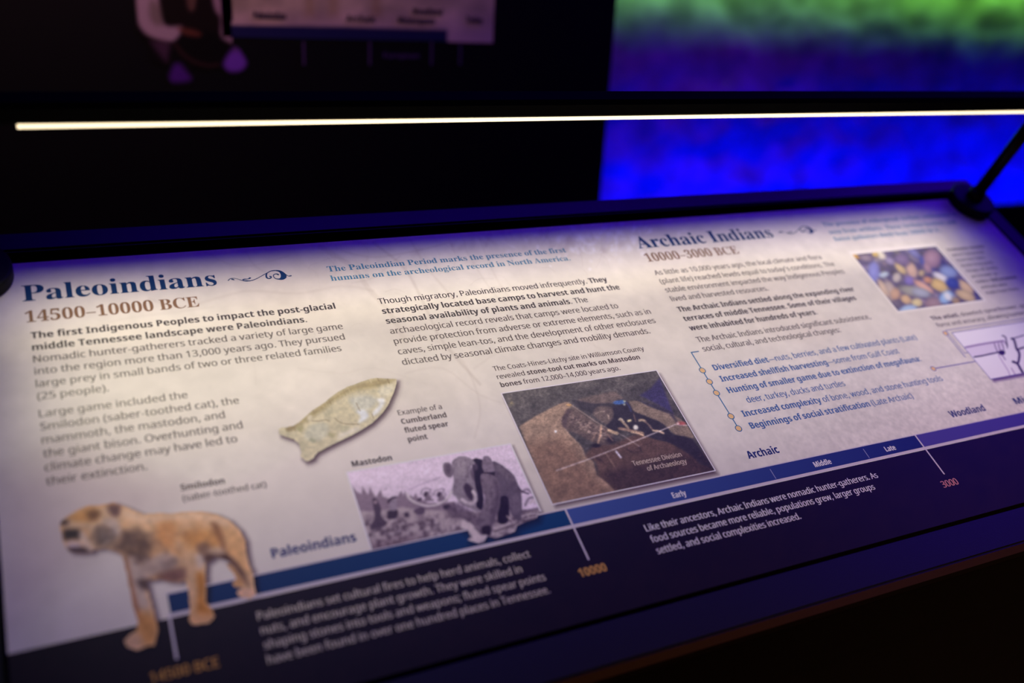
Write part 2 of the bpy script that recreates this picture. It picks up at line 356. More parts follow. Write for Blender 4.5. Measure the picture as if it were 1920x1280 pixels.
 's': '/Y-^+v,w+|,E,2,E,j,{,T-_,K.,,O.F,Y.U,l.Z-&.S-?.8-U-[-o,z./,R.O,H.f,D/%,N/O,l/o-<0%-t0-.W0%/3/p.z/?.H/O-p/U-N/R-7/J-(/<-#/*-,.k-J.U.&.>.d.#/.-]/7-G/:-,/1,W.o,6.?+}',
 't': '.d-r+v-<,$-&,2,q,G,e,f,b-2,b/Q,-/Q,-/p,b0,,z0{-B0{-B0%.Q0%.Q/Q-B/Q-B-3-F,q-R,[-f,P-|,L.=,N.T,S.T,%.9+y',
 'u': '0^.(+v-H,!,z,;,a,e,W-E,W0%-:0%-:-I-C,u-^,V.1,L.e,U/+,p/<->/B-x/B0%0#0%0#+}/M+}/D,R/A,R/,,9.l,(.J+z',
 'v': '/n-Q+}+}0%,c0%-U-^-b-<-m,t-t,V-v,V.!,u..-=.9-^/-0%/n0%.<+}',
 'w': '1w-3,!,)0&,i0&-?-t-M-7-W,a-Y,a-b,}-j-F-t-i.X0&/@0&0$-i03-50=,b0?,b0I-50X-t110&1o0&0d,!/x,!/8.;/).t.{/B.x/B.o.t._.;-x,!',
 'x': '/|,.+}-W.(,40%,y0%-}.P/$0%/i0%.D.(/p+}/++}-}-Y,s+}',
 'y': '/p,Z*3,>*4,)*8,)*i,;*g,Q*e,o*j-**w-;+0-H+J-[+|,!0%,d0%-W-f-k-1-w,[-z,[.+-..>-g/.0%/p0%.++I-q*v-T*Q-0*:',
 '–': '0Q,d+},d1E/l1E/l+}~-+,D/I,D/I0}-+0}',
 '—': '0Q,d+},d1E/l1E/l+}~-+,D/I,D/I0}-+0}',
 '’': '0Q,d+},d1E/l1E/l+}~-+,D/I,D/I0}-+0}',
}
GLYPHS_BOLD = {
 ',': '.#,>+#,Q+z,a,r-E,r-J,k-1+u,k+#',
 '-': '.H,=-e,=.>.-.>.--e',
 '.': '.#,}+t,_,!,U,1,R,F,U,[,_,k,},u-@,k-J,[-M,F-J,1-@,!',
 '0': '0>./+v-T,!-),8,d,^,D-R,:.b,>/O,J03,b0e-%1.-Q1E./1L.f1E/51//U0f/v/q0$.b/|-s/p-4/X,^/9,9.i,!~./,o.O,y.f-=.q-s.u.b.q/O.f0).O0I./0S-j0I-T0)-I/O-F.b-I-s-T->-j,z',
 '1': '0>-{+}-{/,-|/Z.!03-o0#-Y/m,}/?,J0!.21E/,1E/,+}',
 '8': '0>.0+v-B,#,g,>,E,h,:-C,@-q,T.9,t.U-=.m,z/(,a/B,N/d,H01,N0T,_0s,y1.->1>-d1G.01K.X1G/!1>/C1./[0s/m0T/r00/l/d/X/B/</).u.o/K.N/s.#/}-e0%-E/|,{/l,Y/P,?//,+.a+z~.0/?.X/X.g/l.l0).h0=.Y0M.G0V./0Z-t0V-a0M-S0=-O0)-S/m-b/Y~./,h.P,l.i,x.w-0.|-H.q-j.U.(.4.<.+.A-R-z-C-d-?-I-C-1-Q,y-j,l',
 '9': '0>-A+v,{+w,Y+{,Y,s,w,o-:,m-q,q.=-$.Y-;.m-Y.x.$.}.N.y.N.Q.&.5-v-g-r-.-{,].>,A.p,7/U,B0B,e0y->1?.)1J.W1D/(13/L0r/i0G/{/m0%/*/{.1/f->/R,w/9,W.v,>.M,+-z+z~.).f.P.q.l//.u/N.m/|.S0D.A0N.+0R-k0M-S0=-E0!-A/W-E/7-Q.{-g.k',
 ':': '.#,}/-,_/8,U/F,R/[,U/r,_0$,}0/-@0$-J/r-M/[-J/F-@/8~,}+t,_,!,U,1,R,F,U,[,_,k,},u-@,k-J,[-M,F-J,1-@,!',
 'A': '14+}+}-t1G/<1G14+}/{+}/V-;-Y-;-6+}~-u.7/>.7.u/N.m/m.b05.X0U.O04.D/i.</N',
 'B': '1(,_+},_1E.B1E/=1>/|1*0<0n0L0M0R0#0M/W0>/80&.|/c.q/c.m03.Z0E.L0R.70[-x0_-T0R,u0/,G/P,+.b+}~-m/8.M/8.t/</1/G/>/X/C/r/=0./.0>.o0G.H0J-m0J~-m,x.T,x.},|/;-//I-C/M-_/I-x/;.0.|.=.Q.A-m.A',
 'C': '0l.q+v.+,!-N,:-#,a,b-7,O-u,I.a,P/J,e0--*0a-V1,.51C.z1K/h1B0R1*0100/T0F.z0P.D0E-z0#-b/I-Y._-b-v-w-A.A,|.z,r/Z,y0@-00@,4/[+|',
 'D': '1V,_+},_1E.C1E/01>/o1*0E0c0k041&/R1/.f1&-u0k-60C,a/j,=/(,).4+}~-m,x.>,x/$-&/S-D/p-x/z.d/q/N/U0$/*0A.H0J-m0J',
 'E': '06,_+},_1E/i1E/i0J-m0J-m/:/[/:/[.@-m.@-m,x/i,x/i+}',
 'F': '0/,_+},_1E/h1E/h0J-l0J-l/(/Z/(/Z.--l.--l+}',
 'H': '1i,_+},_1E-m1E-m/:/y/:/y1E1*1E1*+}/y+}/y.?-m.?-m+}',
 'I': '.w,7+},7,],t,y,t0I,70f,71E.b1E.b0f.$0I.$,y.b,].b+}',
 'L': '09,_+},_1E-m1E-m,x0!,x0!+}',
 'M': '3,,_+},_1E.71E/O-:/Q-:0s1E2I1E2I+}1C+}1C.S1D/.1F/h1H051E050!+}.y+}-^06-Z06-^/i-a/--b.O-b+}',
 'P': '0f,_+},_1E.F1E/=1;/v0x0;0F0F/c0A/804.n/x.K/S.1/!-{.>-v-m-v-m+}~-m.p.3.p.Z.t.z/%/1/</8/^//0+.o0B.@0J-m0J',
 'S': '00-r+v-(,!,A,8,A->-/-!-S,t-z,q.?,u.T-$.b-5.f-I.^-d.I-w-a.?-;.Q,q.o,R/<,I/V,F/w,Q0U,t1&-L1B.71K/$1C/n1*/K03.k0H.30P-u0L-b0B-U03-Q/z-V/c-i/P.R/,/8.c/O.L/b.4/m-s/p-N/e,p/@,A.d,$',
 'T': '0C-Y+}-Y0I,/0I,/1E051E050I.g0I.g+}',
 'W': '3<-C+}+}1E--1E-l.J-u.!.!-M.)-$./-M.7-|.?.C/,1E031E0{.C1&-|10-M16-$1<-M1E.!1M.J211E3<1E1v+}0Z+}/t.n/o/)/h/I/a/l/[0*/X/l/Q/J/K/)/E.m._+}',
 'a': '0T-W+v-*+},_,8,F,],>-6,H-k,i.4-A.I.0.R.r.T.r.f.n/#.c/6.O/@.7/C-[/;-(/(,b/n-I0+.;04/!0,/S/o/r/E/|.f/|+}/4+}.|,T.y,T.a,:.F,).&+z~.!,f.A,k.Z,z.l-6.r-U.r-u.I-t-{-o-a-b-Q-M-L-6-O,}-Y,p',
 'b': '0i.p+v.J+z..,*-c,J-[,J-J+},V+},V1e-c1e-c0F-b/x-^/V-c/V-u/m.00#.M0/.s03/O0&0!/]0?.|0I.(0?-./},L/N,&~.R,o.o,v/*-0/7-S/<.)/7.X/).|.o/6.P/<.//6-u/#-h.a-c.3-c.)-g-S-s-0..,v',
 'c': '/r.9+v-J,&,o,I,K-*,@.$,F.d,W/:,t/a->/z-k0..B03/+0,/[/v/>/%.m/6.B/<-r/0-V.f-M.%-R-O-d-.-|,u.B,o.|,w/P-3/P,7.{+}',
 'd': '0i-t+v-:,&,i,K,J-.,@.&,J.{,i/]-;0&-v03.?00.]0#.u/n/,/W///W/*/x/(0G/(1e031e03+}/?+}/,,R/(,R.q,=.Y,+.<+z~.;,m.a,s.x-+/*-I/.-v/..%/*.U.y.z.b/4.:/;-x/4-a.z-Q.U-M.$-Q-O-a---x,t',
 'e': '0K.J+v-q+{-B,0,w,J,X,p,F-D,@.$,F.b,V/7,r/]-:/y-f0..;03/%0)/[/c0!/-0..?0.-i-M-i-T-B-h-$.),n.O,h/6,o/t-*/t,5/9+}~-O.Q/).Q/#.r.s//.[/@.</E-}/A-g/2-V.u',
 'f': '.v,i+},i/:,//:,//m,i0-,i0H,l0s,x17-01M-J1]-l1f.61i.n1d/91W.{0i.b0o.A0s./0o-}0f-t0D-t0-.q0-.q/:-t/:-t+}',
 'g': '0i.-*3->*8,V*H,V+?-C+*.3+!._+,.z+H/(+x/(,$/),</*,R/(,R.n,9.T,(.8+y-t+v-8,(,g,M,I-0,@.&,J.y,h/Z-90&-v03.E0-.k/w/,/W///W/70-030-03+|0&+5/^*]/#*=~.<,l.^,q.w-&/*-E/.-u/..%/*.Y.w.}._/5.;/;-o//-U.e-M.$-U-B-o,x',
 'h': '0y,V+},V1e-c1e-c0T-b/|-^/W-d/W-x/q.60&.S00.u03/P0+/|/o0</C0E.a0E+}/:+}/:.F/3.t.{/4.X/<.2/5-u.x-h.P-c-x-c+}',
 'i': '.=-00Z,v0^,d0g,V0v,R12,V1J,d1Y-01e-V1Y-d1J-h12-d0v-V0g~,V+},V0--c0--c+}',
 'k': '0_,V+},V1e-c1e-c/1-b.c-].7-^.7-t.T.0.q/>0-0V0-.x.@0_+}/D+}.3-^-c-;-c+}',
 'l': '.=,V+},V1e-c1e-c+}',
 'm': '3G,V+},V0--J0--W/W-^/W-s/q.20&.P00.q03/;00/Z0%/u/q0,/W05/W0I/q0e0&1)001H032%0+2M/o2g/C2o.a2o+}1d+}1d.F1].t1J/41+/<0d/50L.{0?.W0;.(0;+}/0+}/0.F/*.t.r/4.R/<../5-s.x-g.P-c-x-c+}',
 'n': '0y,V+},V0--J0--W/W-^/W-s/q.40&.S00.w03/Q0+/|/o0</C0E.a0E+}/:+}/:.F/6.k/,/).t/8.X/<.1/5-t.x-h.P-c-x-c+}',
 'o': '0_.?+v-j+|-=,1,t,M,W,t,F-I,@.(,L.{,r/[-O0&.A03.t0./C/x/i/[0)/60:.b0?.(03-0/j,M/0,(~.@,n.d,u.|-//.-Q/2.(/..X.|.|.d/5.@/<-x/5-a.|-R.X-M.(-R-Q-a-/-y,u',
 'p': '0i,V*3,V0--O0--^/V-c/V.00!.M0/.s03/O0&0!/]0?.|0I.(0?-//|,L/M,&.p+v.J+z./,*-c,J-],J-c+p-c*3~.R,o.q,v/+-0/8-S/<.)/4.g.x/0.P/<.//6-u/#-h.a-c.3-c.)-g-S-s-0..,v',
 'r': '/H,V+},V0--I0--X/H-^/H-r/d.0/z.N0..s03/*03/:01/2/,/$/..p//.=/%.(.u-r.d-g.J-c.+-c+}',
 's': '/g-c+v,z+{,A,1,A-*-(,o-f,f.#,i.5,o.>,y.B-+.<-<.&-M-K-g,n.),Y.9,K.L,C.e,@/%,J/S,j/u-=0--z03.b0-/G/r/)/(.O/;-y/C-V/<-K/*-P.v-h.f.>.O.w.4/0.$/?-m/H-T/K-6/A,_/#,9.L,!',
 't': '/:-}+v-@,%-),5,r,K,g,m,c-<,c/:,1/:,1/g,k0--,0}-n0}-n0-.|0-.|/:-n/:-n-<-q-*-z,x.-,p.?,m.a,q/$,y/$,,.V+{',
 'u': '0y.$+v-H,!,z,;,^,g,T-I,T0--a0--a-c-e-?-p-%.&,r.B,m.j,u/&-1/4-W/8.2/80-0C0-0C+}/O+}/B,Q/<,Q/(,9.g,(.F+y',
 'v': '0<-U+}+}0--20--z-i.)-@.-,w.0,w.?-i/,0-0<0-.d+}',
 'w': '2K-8+},)0--30--^.<-h-o-o-@-t,x-v,x-y-6.!-W.(-w.,./.Y0-/p0-0@./0G-l0M-?0P,x0S,x0X->0a-n0j.<1;0-2D0-14+}/{+}/^-I/U-m/J.C/?.t/7/9/4/9/-.t.}.C.r-m.j-H.J+}',
 'x': '0B,$+}-I.+,+0--D0-.2.l.|0-090-.v.+0?+}/%+}.2-G->+}',
 'y': '0<,n*3,O*4,9*8,9+.,K+,,b+*-#+/-9+>-J+S-U+n-[,$+}0--60-.!-l.+-K./-*.1-*.6-K.?-l/*0-0<0-.S+L.9*u-q*O-D*:',
}
GLYPHS_SERIF = {
 '.': '.#,}+t,_,!,U,1,R,F,U,[,_,k,},u-@,k-J,[-M,F-J,1-@,!',
 '0': '05.,+v-N,!-#,:,_,a,I-8,=-v,9.c,=/N,I01,_0d-#1--N1D.-1K.d1D/21-/Q0c/i00/u/M/z.b/u-v/i-7/Q,a/2,:.c,!~.,,G.K,T.^-#.h-f.j.b.h/^.^0D.K0m.-0{-h0m-T0D-K/^-H.b-K-f-T-#-h,T',
 '1': '05,e+},e,F-A,F-P,H-[,O-e,s-e0_-50+,{/x,g/s,V/v,J0$,A05,>0J,n0Z-M1#.!1G.p1G.p,s.w,Q/%,H/7,F/p,F/p+}',
 '3': '05-n+v->+y,u,&,W,4,D,E,9,X,5,n,9-),F-:,X-D,p-G,v,}-,,b-F,P-i,J.7,S.H,a.V,s._-2.c-T.Z-y.F.:.$.M-R.S-(.S-(/#-U/#-}/*.</?.L/_.Q0-.M0N.C0h.10x-t0}-^0y-N0n-=0E-8/n,o/r,Q/},@04,:0O,D0r,b12-51E-x1K.^1D/51//T0g/a07/W/h/A/D.{/*.Q.r/.._/H.N/^.9/m-y/r-S/n-./b,j/O,N/7,;.V,!',
 '4': '05-B+}-B,F-U,F.!,N./,].3,x.3-F,+-F,+-q.71E/<1E/<-t0)-t0)-F/<-F/<,x/@,]/L,N/u,F0!,F0!+}~,Z-t.3-t.3/6.4/x.70_.-0H-y0,-i/k-[/V',
 '5': '05-p+v-@+y,x,&,],4,J,E,@,X,=,o,A-(,L-6,^-?,u-B,|,w-8,V-K,M-e,J.3,T.D,c.R,w.Z-8.^-^.W.0.E.O.(.c-[.i-0.e,k.[,J.i,b1E/S1E/V0!/00!/*0:.}0M.f0T-20T-&/0-G/7-s/:._/1/<.r/a.C/m-^/i-5/[,o/I,R/1,=.R,!',
 'A': '0u+t+}+t,4,+,7,:,@,S,o.>17.P160>,{0Y,D0i,80{,40{+}.U+}.U,4/$,;/2,P/(,u.o-M-0-M,s,k,p,^,o,R,{,<-E,4-I,4-I+}~-:-l.d-l-|/V',
 'B': '0{,2+},2,3,O,8,b,B,l,U,o,v,o0/,i0Z,U0q,10w,11,.L1,/@1%/y0m0?0J0J/x0>/E/u/!/6.i0%.O0R.)0b-M0U,p01,E/Q,+._+}~.%.n.,.n.Z.s.y/&/./D/4/r/00?/#0Z.j0l.H0r.60p.,0i.%0E~.N,:.u,@/2,S/?,u/D-I/>-{/,.@.g.Q.5.W.%.W.%,e..,C.:,<',
 'C': '19.s+r.1+z-R,6-#,Z,Z-1,D-m,<.T,D/=,Z/x-$0M-T0s.31/.u16/L100-0x0B0s0V0{0c160u160u/K0d/K0F0*/}0U/P0r.{0{.D0n-y0C-b/X-Y.R-c-S-|,n.K,F/-,:/U,?0#,O0I,k0l-31#,}0I,C/e+}',
 'E': '0z,0+},0,3,N,6,b,@,l,R,o,r,o0/,l0S,b0i,N0s,20w,21,0M1,0M/W0=/W0/03/m0T/>0h.X0n.80l.*0a.&0B.&.h.1.h.X.n.u/#/,/C/7/r/G/r/G-?/6-?/(.$.u.9.c.E.).N.&.N.&,g.),Q.0,E.V,>/+,@/P,I/r,W01,o0G-20Y-X0n-X0P+}',
 'I': '.w,/+},/,3,L,9,a,B,l,S,o,o,o0A,l0Z,c0k,O0s,/0w,/1,.f1,.f0w.F0s.40k.*0Z.&0A.&,q.+,N.>,<.h,3.h+}',
 'N': '1S0Q+r-4/w-4,s-7,S-@,A-Q,7-r,3-r+},4+},4,3,X,9,k,K,p,s,p0B,F0q,40w,41,-g1,0E-t0E070@0]0/0o/d0w/d1,1E1,1E0w1&0r0q0i0i0U0f070f+r',
 'P': '0b,1+},1,3,O,8,b,B,l,T,o,u,o09,k0T,b0h,N0r,20w,21,.F1,/61)/i0x0,0f0D0L0R0-0W/e0L//0-.b/Q.F.d.>.%.>.%,u.),T.2,B.D,8.d,3.d+}~.%.V.9.V.f.[/&.o/6/2/;/b/705/*0T.n0i.H0o.-0h.%0L',
 'T': '0g-$+}-$,3-D,7-W,A-c,T-g,u-g0q-_0q-/0j,e0Q,K0-,?/U,-/U,-1,0X1,0X/T0H/T050</f0d/#0q.y0q.y,u.},S/+,@/?,7/a,3/a+}',
 'a': '/q.q+s.R+x.@,,.8,E-b,#-(+t,d+y,J,-,;,D,6,c,A-1,c-Q-@-o.7...7.c.4.|.+/1-v/;-^/?-</9-1/)-:.s-D.W-A.G-7.:-(.2,q./,^.2,O.;,F.J,C.],G.u,S/-,i/>-(/K-G/S-m/U.O/O.y/;/4.u/<.B/<,b/>,J/G,D/W,L/b,>/=+|~-b,D-y,K.7,c.7-t-e-b-H-D-?,x-G,P',
 'c': '/<-g+s-@+x,{,-,^,E,H,h,:-3,5-a,;.4,J.^,d/%-)/@-N/P-z/V.J/Q.l/A/%/*/,.g/*.T.|.G.o.?.].<.F.A.9.Q.4.m.5.w.5/%../9-t/@-S/4-?.j-9.+-?-D-R,p-q,R.<,H.a,Q/%,l/4,_.j,7.=+{',
 'd': '00-U+s-4+x,r,,,W,E,E,f,9-1,5-],:.4,F.^,Y/&,u/@-9/P-[/U.-/L.O//.O0O.L0c.D0n-{0w-{1,/V1,/V,o/],K/h,B/z,>/z,-/=,(.O+s.O,I.,,#~-v,>.+,A.:,K.G,Z.O,p.O.d.I.s.>/$-y/0-]/(-K.l-B.B-?-d-A-+-K,]-[,F',
 'e': '/D-e+s->+x,y,,,],E,G,i,:-6,5-h,:.9,H.b,^/(,{/A-A/P-h/U.A/L.k///).Z/2-x/2-q->-q-H-*-e,Z.7,L.^,W/$,z/4,m.j,=.=+|~-=.0.9.0.9.G.1/,.$/;-l/@-Q/5-B.q-=.;',
 'f': '.F,1+},1,2,J,8,T,E,V,m,V/,,2/,,2/M,V/M,V/z,_0N,y0t-D1.-y16.D11.b1!.s0i.y0N.v0;.n0-.a0#.P/|.30+.+06.)0E.10d.40j.50q.10y.#0{-n0x-d0n-^0D-^/M.;/M.;/,-^/,-^,e-a,J-i,<-x,4.7,2.7+}',
 'g': '/_-[*H,}*L,R*Z,8*r,0+0,>+M,i+c,E+|,:,@,>,X,L,n,g-$-/-7,]-P,A-t,8.D,=.d,J/!,_/8,|/H-A/R-h/U.4/R.Y/G/T/G/T/!/!/!/5.^/:.;/7-{/+-b.t-L.Z-=.=-3-w-0-h-0-W-1-9-&-1,x-.,k-8,Y-V,S-z,S.u,J/4,?/F,//O+t/S+V/H++/&*e.K*O~-h-E-}-K..-[.5-x.7.C.5.k../+-}/;-h/@-R/;-E/+->.k-;.C->-x-E-[-R-K~-l*b.J*g.n*x.y+9.v+H.k+R.=+Y-*+Y,s+G,m+2,s*}-(*o-C*e',
 'h': '0;,4+},4,2,O,<,V,Z,V0M,P0m,F0u,50x,51,-^1,-^.}../H.e/U/;/I/X/%/c.D/c,Z/j,</t,50),20)+}.:+}.:,2.?,2.T,<.[,Z.[.I.U.t.K/!.;/%-x.x-^.[-^,Z-e,<-o,5.#,2.#+}',
 'i': '.6-.0(,u0,,e06,X0G,T0Z,X0p,e1%,u11-.14-A11-R1%-]0p-b0Z-]0G-Q06-A0,~,4+},4,2,O,<,V,Z,V.n,Q/4,6/<,7/M-^/M-^,Z-e,<.#,2.#+}',
 'k': '0$,3+},3,2,O,<,V,Z,V0L,Q0m,H0t,60w,71,-^1,-^-t.S.j.b.z.f/-.[/9.A/<.>/<.>/M/r/M/r/</K/3/*.v.N.A/s,D0%,706,206+}.C+}.C,2.I,2.Z,6.a,B.X,S-n-]-^-O-^,Z-e,<.#,2.#+}',
 'l': '.7,4+},4,2,O,<,V,Z,V0L,Q0m,H0t,60w,61,-^1,-^,Z-e,<.#,2.#+}',
 'm': '26,4+},4,2,O,<,V,Z,V.o,P/3,F/:,5/=,5/M-[/M-[.{.,/H.^/U/,/O/H/</W.w0*/G0b/U16/I1S/%1^.D1^,Z1e,<1o,52#,22#+}07+}07,20G,50Q,<0X,Z0X.I0R.t0H/!07/%/v.y/[.^/[,Z/d,</m,5/},2/}+}.7+}.7,2.G,5.Q,<.X,Z.X.I.R.t.H/!.7/%-u.x-[.[-[,Z-c,=-m,5-|,2-|+}',
 'n': '0;,4+},4,2,O,<,V,Z,V.o,P/3,F/:,5/=,5/M-^/M-^.}../I.e/U/;/I/X/%/c.D/c,Z/j,</t,50),20)+}.:+}.:,2.?,2.T,<.[,Z.[.I.U.t.K/!.;/%-x.x-^.[-^,Z-e,<-o,5.#,2.#+}',
 'o': '/i-t+s-H+x-!,-,_,G,H,j,:-7,5-e,:.7,H.a,_/&-!/@-H/P-s/U.A/P.g/A/*/(/A.b/O.8/T-e/O-5/A,i/*,F.g,-.B+x~-t,-.1,4.A,I.I,u.L-e.I.S.@/%.0/;-t/B-Y/;-I/%-A.S->-e-A,v-I,I-Y,4',
 'p': '01,3*I,3*X,J*a,T*q,V+;,V.e,P/2,5/>,5/M-X/M-X.y-q/=.3/P.V/V.z/Q/</A/T/)/h.c/s.;/w-k/s-:/g,l/S,H/:,..w+x.S+s.&,!-^,B-^+A-c*s-r*_.5*Y.5*I~.3,>.N,F.a,^.k-,.o-e.l.@.c.j.Q/$.7/--v.}-^.[-^,i-r,H',
 'r': '/6,4+},4,2,O,<,V,Z,V.n,P/4,6/<,7/M-[/M-[.n-p//.+/D.B/Q.Y/U.t/R/*/G/5/6/8.|/6.j/-.Z.{.Q.j.N.N.W.?.l.-.v-z.q-m.c-c.L-_.0-_,Z-c,G-j,;.5,2.5+}',
 's': '/7-b+s-C+w,{,(,m,+,_,%,U+t,F+t,F-2,W-2,f,h,{,I-9,7-U,1-m,4.!,=.-,J.0,].&,x-g-2-4-K,p-^,X-t,K.1,G.L,N.u,e/:-+/O-V/V-q/S.7/K.>/I.E/H.O/K.V/V.f/V.f.N.T.N.G.p.4/,-y/:-_/?-K/=-=/5-5/)-2.u-<.X-[.D./.-.M-w.c-b.o-H.s-(.l,U.T,4.2+z',
 't': '.T-E+t,}+y,f,,,W,F,R,k,R/.,6/.,6/C,|0/-J0h-Y0h-Y/M.@/M.@/.-Y/.-Y,v-_,U-h,M-s,J.-,S.>,o.N,f.6,:-p+|',
 'u': '05-L+s-#+z,e,3,U,U,P-*,P.j,I/1,?/:,-/=,-/M-W/M-W,n-b,P-m,H-|,F.=,M.T,f.T.j.M/2.A/:.-/=.-/M/[/M/[,j/d,I0%,@0%,//C,).T+s.T,J.A,5.*,$-k+v',
 'w': '0s-C+s,3.{,(/3+r/<+r/M-S/M-S/<-A/8-;/+-=.|-A.o-r-H.C.[.9.|../7-s/>-s/M/Z/M/Z/</E/7/?/+/?/#/A.x/i-V0<.r0A/*0:/8/}/>/}/M0}/M0}/>0i/30Z.t/G+s/8+s.O.5-U+s',
 '–': '0Q,d+},d1E/l1E/l+}~-+,D/I,D/I0}-+0}',
}

FONTS = {'regular': GLYPHS_REGULAR, 'bold': GLYPHS_BOLD, 'serif': GLYPHS_SERIF}
CACHE = {}
def glyph(font, ch):
    if (font, ch) in CACHE: return CACHE[(font, ch)]
    if ch in '-–—':      # dashes as plain bars
        w_ = {'-': 0.16, '–': 0.30, '—': 0.56}[ch]; t_ = {'regular': .024, 'bold': .036, 'serif': .020}[font]; y_ = .165
        x_ = 0.03 if ch == '-' else 0.01
        CACHE[(font, ch)] = (w_ + 2 * x_, np.array([(x_, y_ - t_), (x_ + w_, y_ - t_), (x_ + w_, y_ + t_), (x_, y_ + t_)]), np.array([(0, 1, 2), (0, 2, 3)])); return CACHE[(font, ch)]
    if ch == '’':
        adv, V, T = glyph('regular', ','); CACHE[(font, ch)] = (adv, V + np.array([0, .41]), T); return CACHE[(font, ch)]
    s = FONTS[font].get(ch) or GLYPHS_REGULAR.get(ch)
    if s is None: CACHE[(font, ch)] = (0.175, None, None); return CACHE[(font, ch)]
    adv = num_at(s, 0); cu = bpy.data.curves.new('g', 'CURVE'); cu.dimensions = '2D'; cu.fill_mode = 'BOTH'
    for part in s[2:].split('~'):
        P = [(num_at(part, i), num_at(part, i + 2)) for i in range(0, len(part), 4)]
        sp = cu.splines.new('POLY'); sp.points.add(len(P) - 1)
        for p, q in zip(sp.points, P): p.co = (q[0], q[1], 0, 1)
        sp.use_cyclic_u = True
    o = bpy.data.objects.new('g', cu); me = bpy.data.meshes.new_from_object(o); bpy.data.objects.remove(o)
    me.calc_loop_triangles()
    V = np.array([v.co[:2] for v in me.vertices]); T = np.array([t.vertices[:] for t in me.loop_triangles])
    bpy.data.meshes.remove(me); bpy.data.curves.remove(cu)
    CACHE[(font, ch)] = (adv, V, T); return CACHE[(font, ch)]

def cap_height(font):
    return {'regular': glyph('regular', 'T')[1][:, 1].max(), 'bold': glyph('bold', 'T')[1][:, 1].max(), 'serif': glyph('serif', 'I')[1][:, 1].max()}[font]

def text_block(name, lines, cap, mat, parent, z=0.0004, base='regular'):
    """lines: (a0, a1, b, text); '*' toggles bold; each line is set to its own measured width; parts of one mesh"""
    VV = []; TT = []; n0 = 0
    for a0, a1, b, txt in lines:
        fnt = base; x = 0; items = []
        k = cap / cap_height(base)
        for ch in txt:
            if ch == '*': fnt = 'bold' if fnt == base else base; continue
            if ch == ' ': x += 0.165; continue
            adv, V, T = glyph(fnt, ch)
            if V is not None: items.append((x, V, T, fnt))
            x += adv
        x0 = items[0][0] + items[0][1][:, 0].min(); x1 = items[-1][0] + items[-1][1][:, 0].max()
        if a1 is None: a1 = a0 + (x1 - x0) * k * 0.93
        sx = (a1 - a0) / (x1 - x0)
        for xo, V, T, f_ in items:
            P = np.zeros((len(V), 3)); P[:, 0] = (a0 + (V[:, 0] + xo - x0) * sx) * S; P[:, 1] = (b + V[:, 1] * k) * S; P[:, 2] = z
            # struck twice, a hair apart, for the weight of the printed face
            w_ = {'regular': .011, 'bold': .010, 'serif': .003}[f_] * k * S
            for dx, dy in ((-w_, 0), (w_, 0)):
                Q = P.copy(); Q[:, 0] += dx; Q[:, 2] += (dx > 0) * 2e-6; VV.append(Q); TT.append(T + n0); n0 += len(V)
    V = np.concatenate(VV); T = np.concatenate(TT)
    # triangles wound towards the reader
    e1 = V[T[:, 1]] - V[T[:, 0]]; e2 = V[T[:, 2]] - V[T[:, 0]]
    f = (e1[:, 0] * e2[:, 1] - e1[:, 1] * e2[:, 0]) < 0
    T[f] = T[f][:, ::-1]
    me = bpy.data.meshes.new(name); me.from_pydata(V.tolist(), [], T.tolist()); me.update()
    return link(name, me, mat, parent)

# ------------------------------------------------------------------ materials
M_PRINT = material('printed_laminate', rough=0.42, spec=0.26, attr=True)
def ink(name, c): return material(name, c, rough=0.42, spec=0.32)
I_NAVY = ink('navy_ink', (0, 54, 94)); I_BROWN = ink('brown_ink', (132, 96, 62)); I_BLACK = ink('warm_black_ink', (50, 37, 30))
I_GREY = ink('grey_brown_ink', (80, 64, 55)); I_BLUE = ink('slate_blue_ink', (78, 132, 160)); I_STEEL = ink('steel_blue_ink', (66, 104, 160))
I_DEEP = ink('deep_blue_ink', (22, 42, 108)); I_WHITE = ink('white_ink', (232, 224, 228)); I_AMBER = ink('amber_ink', (206, 150, 70))
I_PINK = ink('rose_ink', (214, 140, 130)); I_LINE = ink('teal_line_ink', (44, 110, 156)); I_DOT = ink('tan_dot_ink', (236, 192, 130))
I_CREAMT = ink('pale_lettering_ink', (205, 190, 175))
M_FRAME = material('black_powder_coated_metal', (9, 9, 12), rough=0.38, spec=0.45, bump=0.08, bscale=900)
M_GAP = material('dark_gap', (3, 3, 4), rough=0.9, spec=0.1)
M_BODY = material('black_laminate_body', (3, 3, 3), rough=0.8, spec=0.08)
M_FIX = material('black_anodised_metal', (5, 4, 4), rough=0.5, spec=0.14)
M_SIDE = material('black_edge_trim', (6, 6, 8), rough=0.5, spec=0.22)
M_LED = material('led_diffuser', (250, 240, 220), rough=0.5, emit=(1.0, 0.80, 0.50), estr=1.7)
M_HOUSE = material('matt_black_housing', (3, 3, 3), rough=0.7, spec=0.04)
M_LED.cycles.emission_sampling = 'NONE'      # faint glow; the strip's lamps carry its light
M_BOARD = material('black_board_laminate', (7, 6, 8), rough=0.6, spec=0.2)
M_ROCK = material('painted_rock', (112, 112, 116), rough=0.85, spec=0.2, bump=0.6, bscale=9, vary=0.38)
M_PLINTH = material('black_plinth_paint', (5, 5, 6), rough=0.8, spec=0.1)

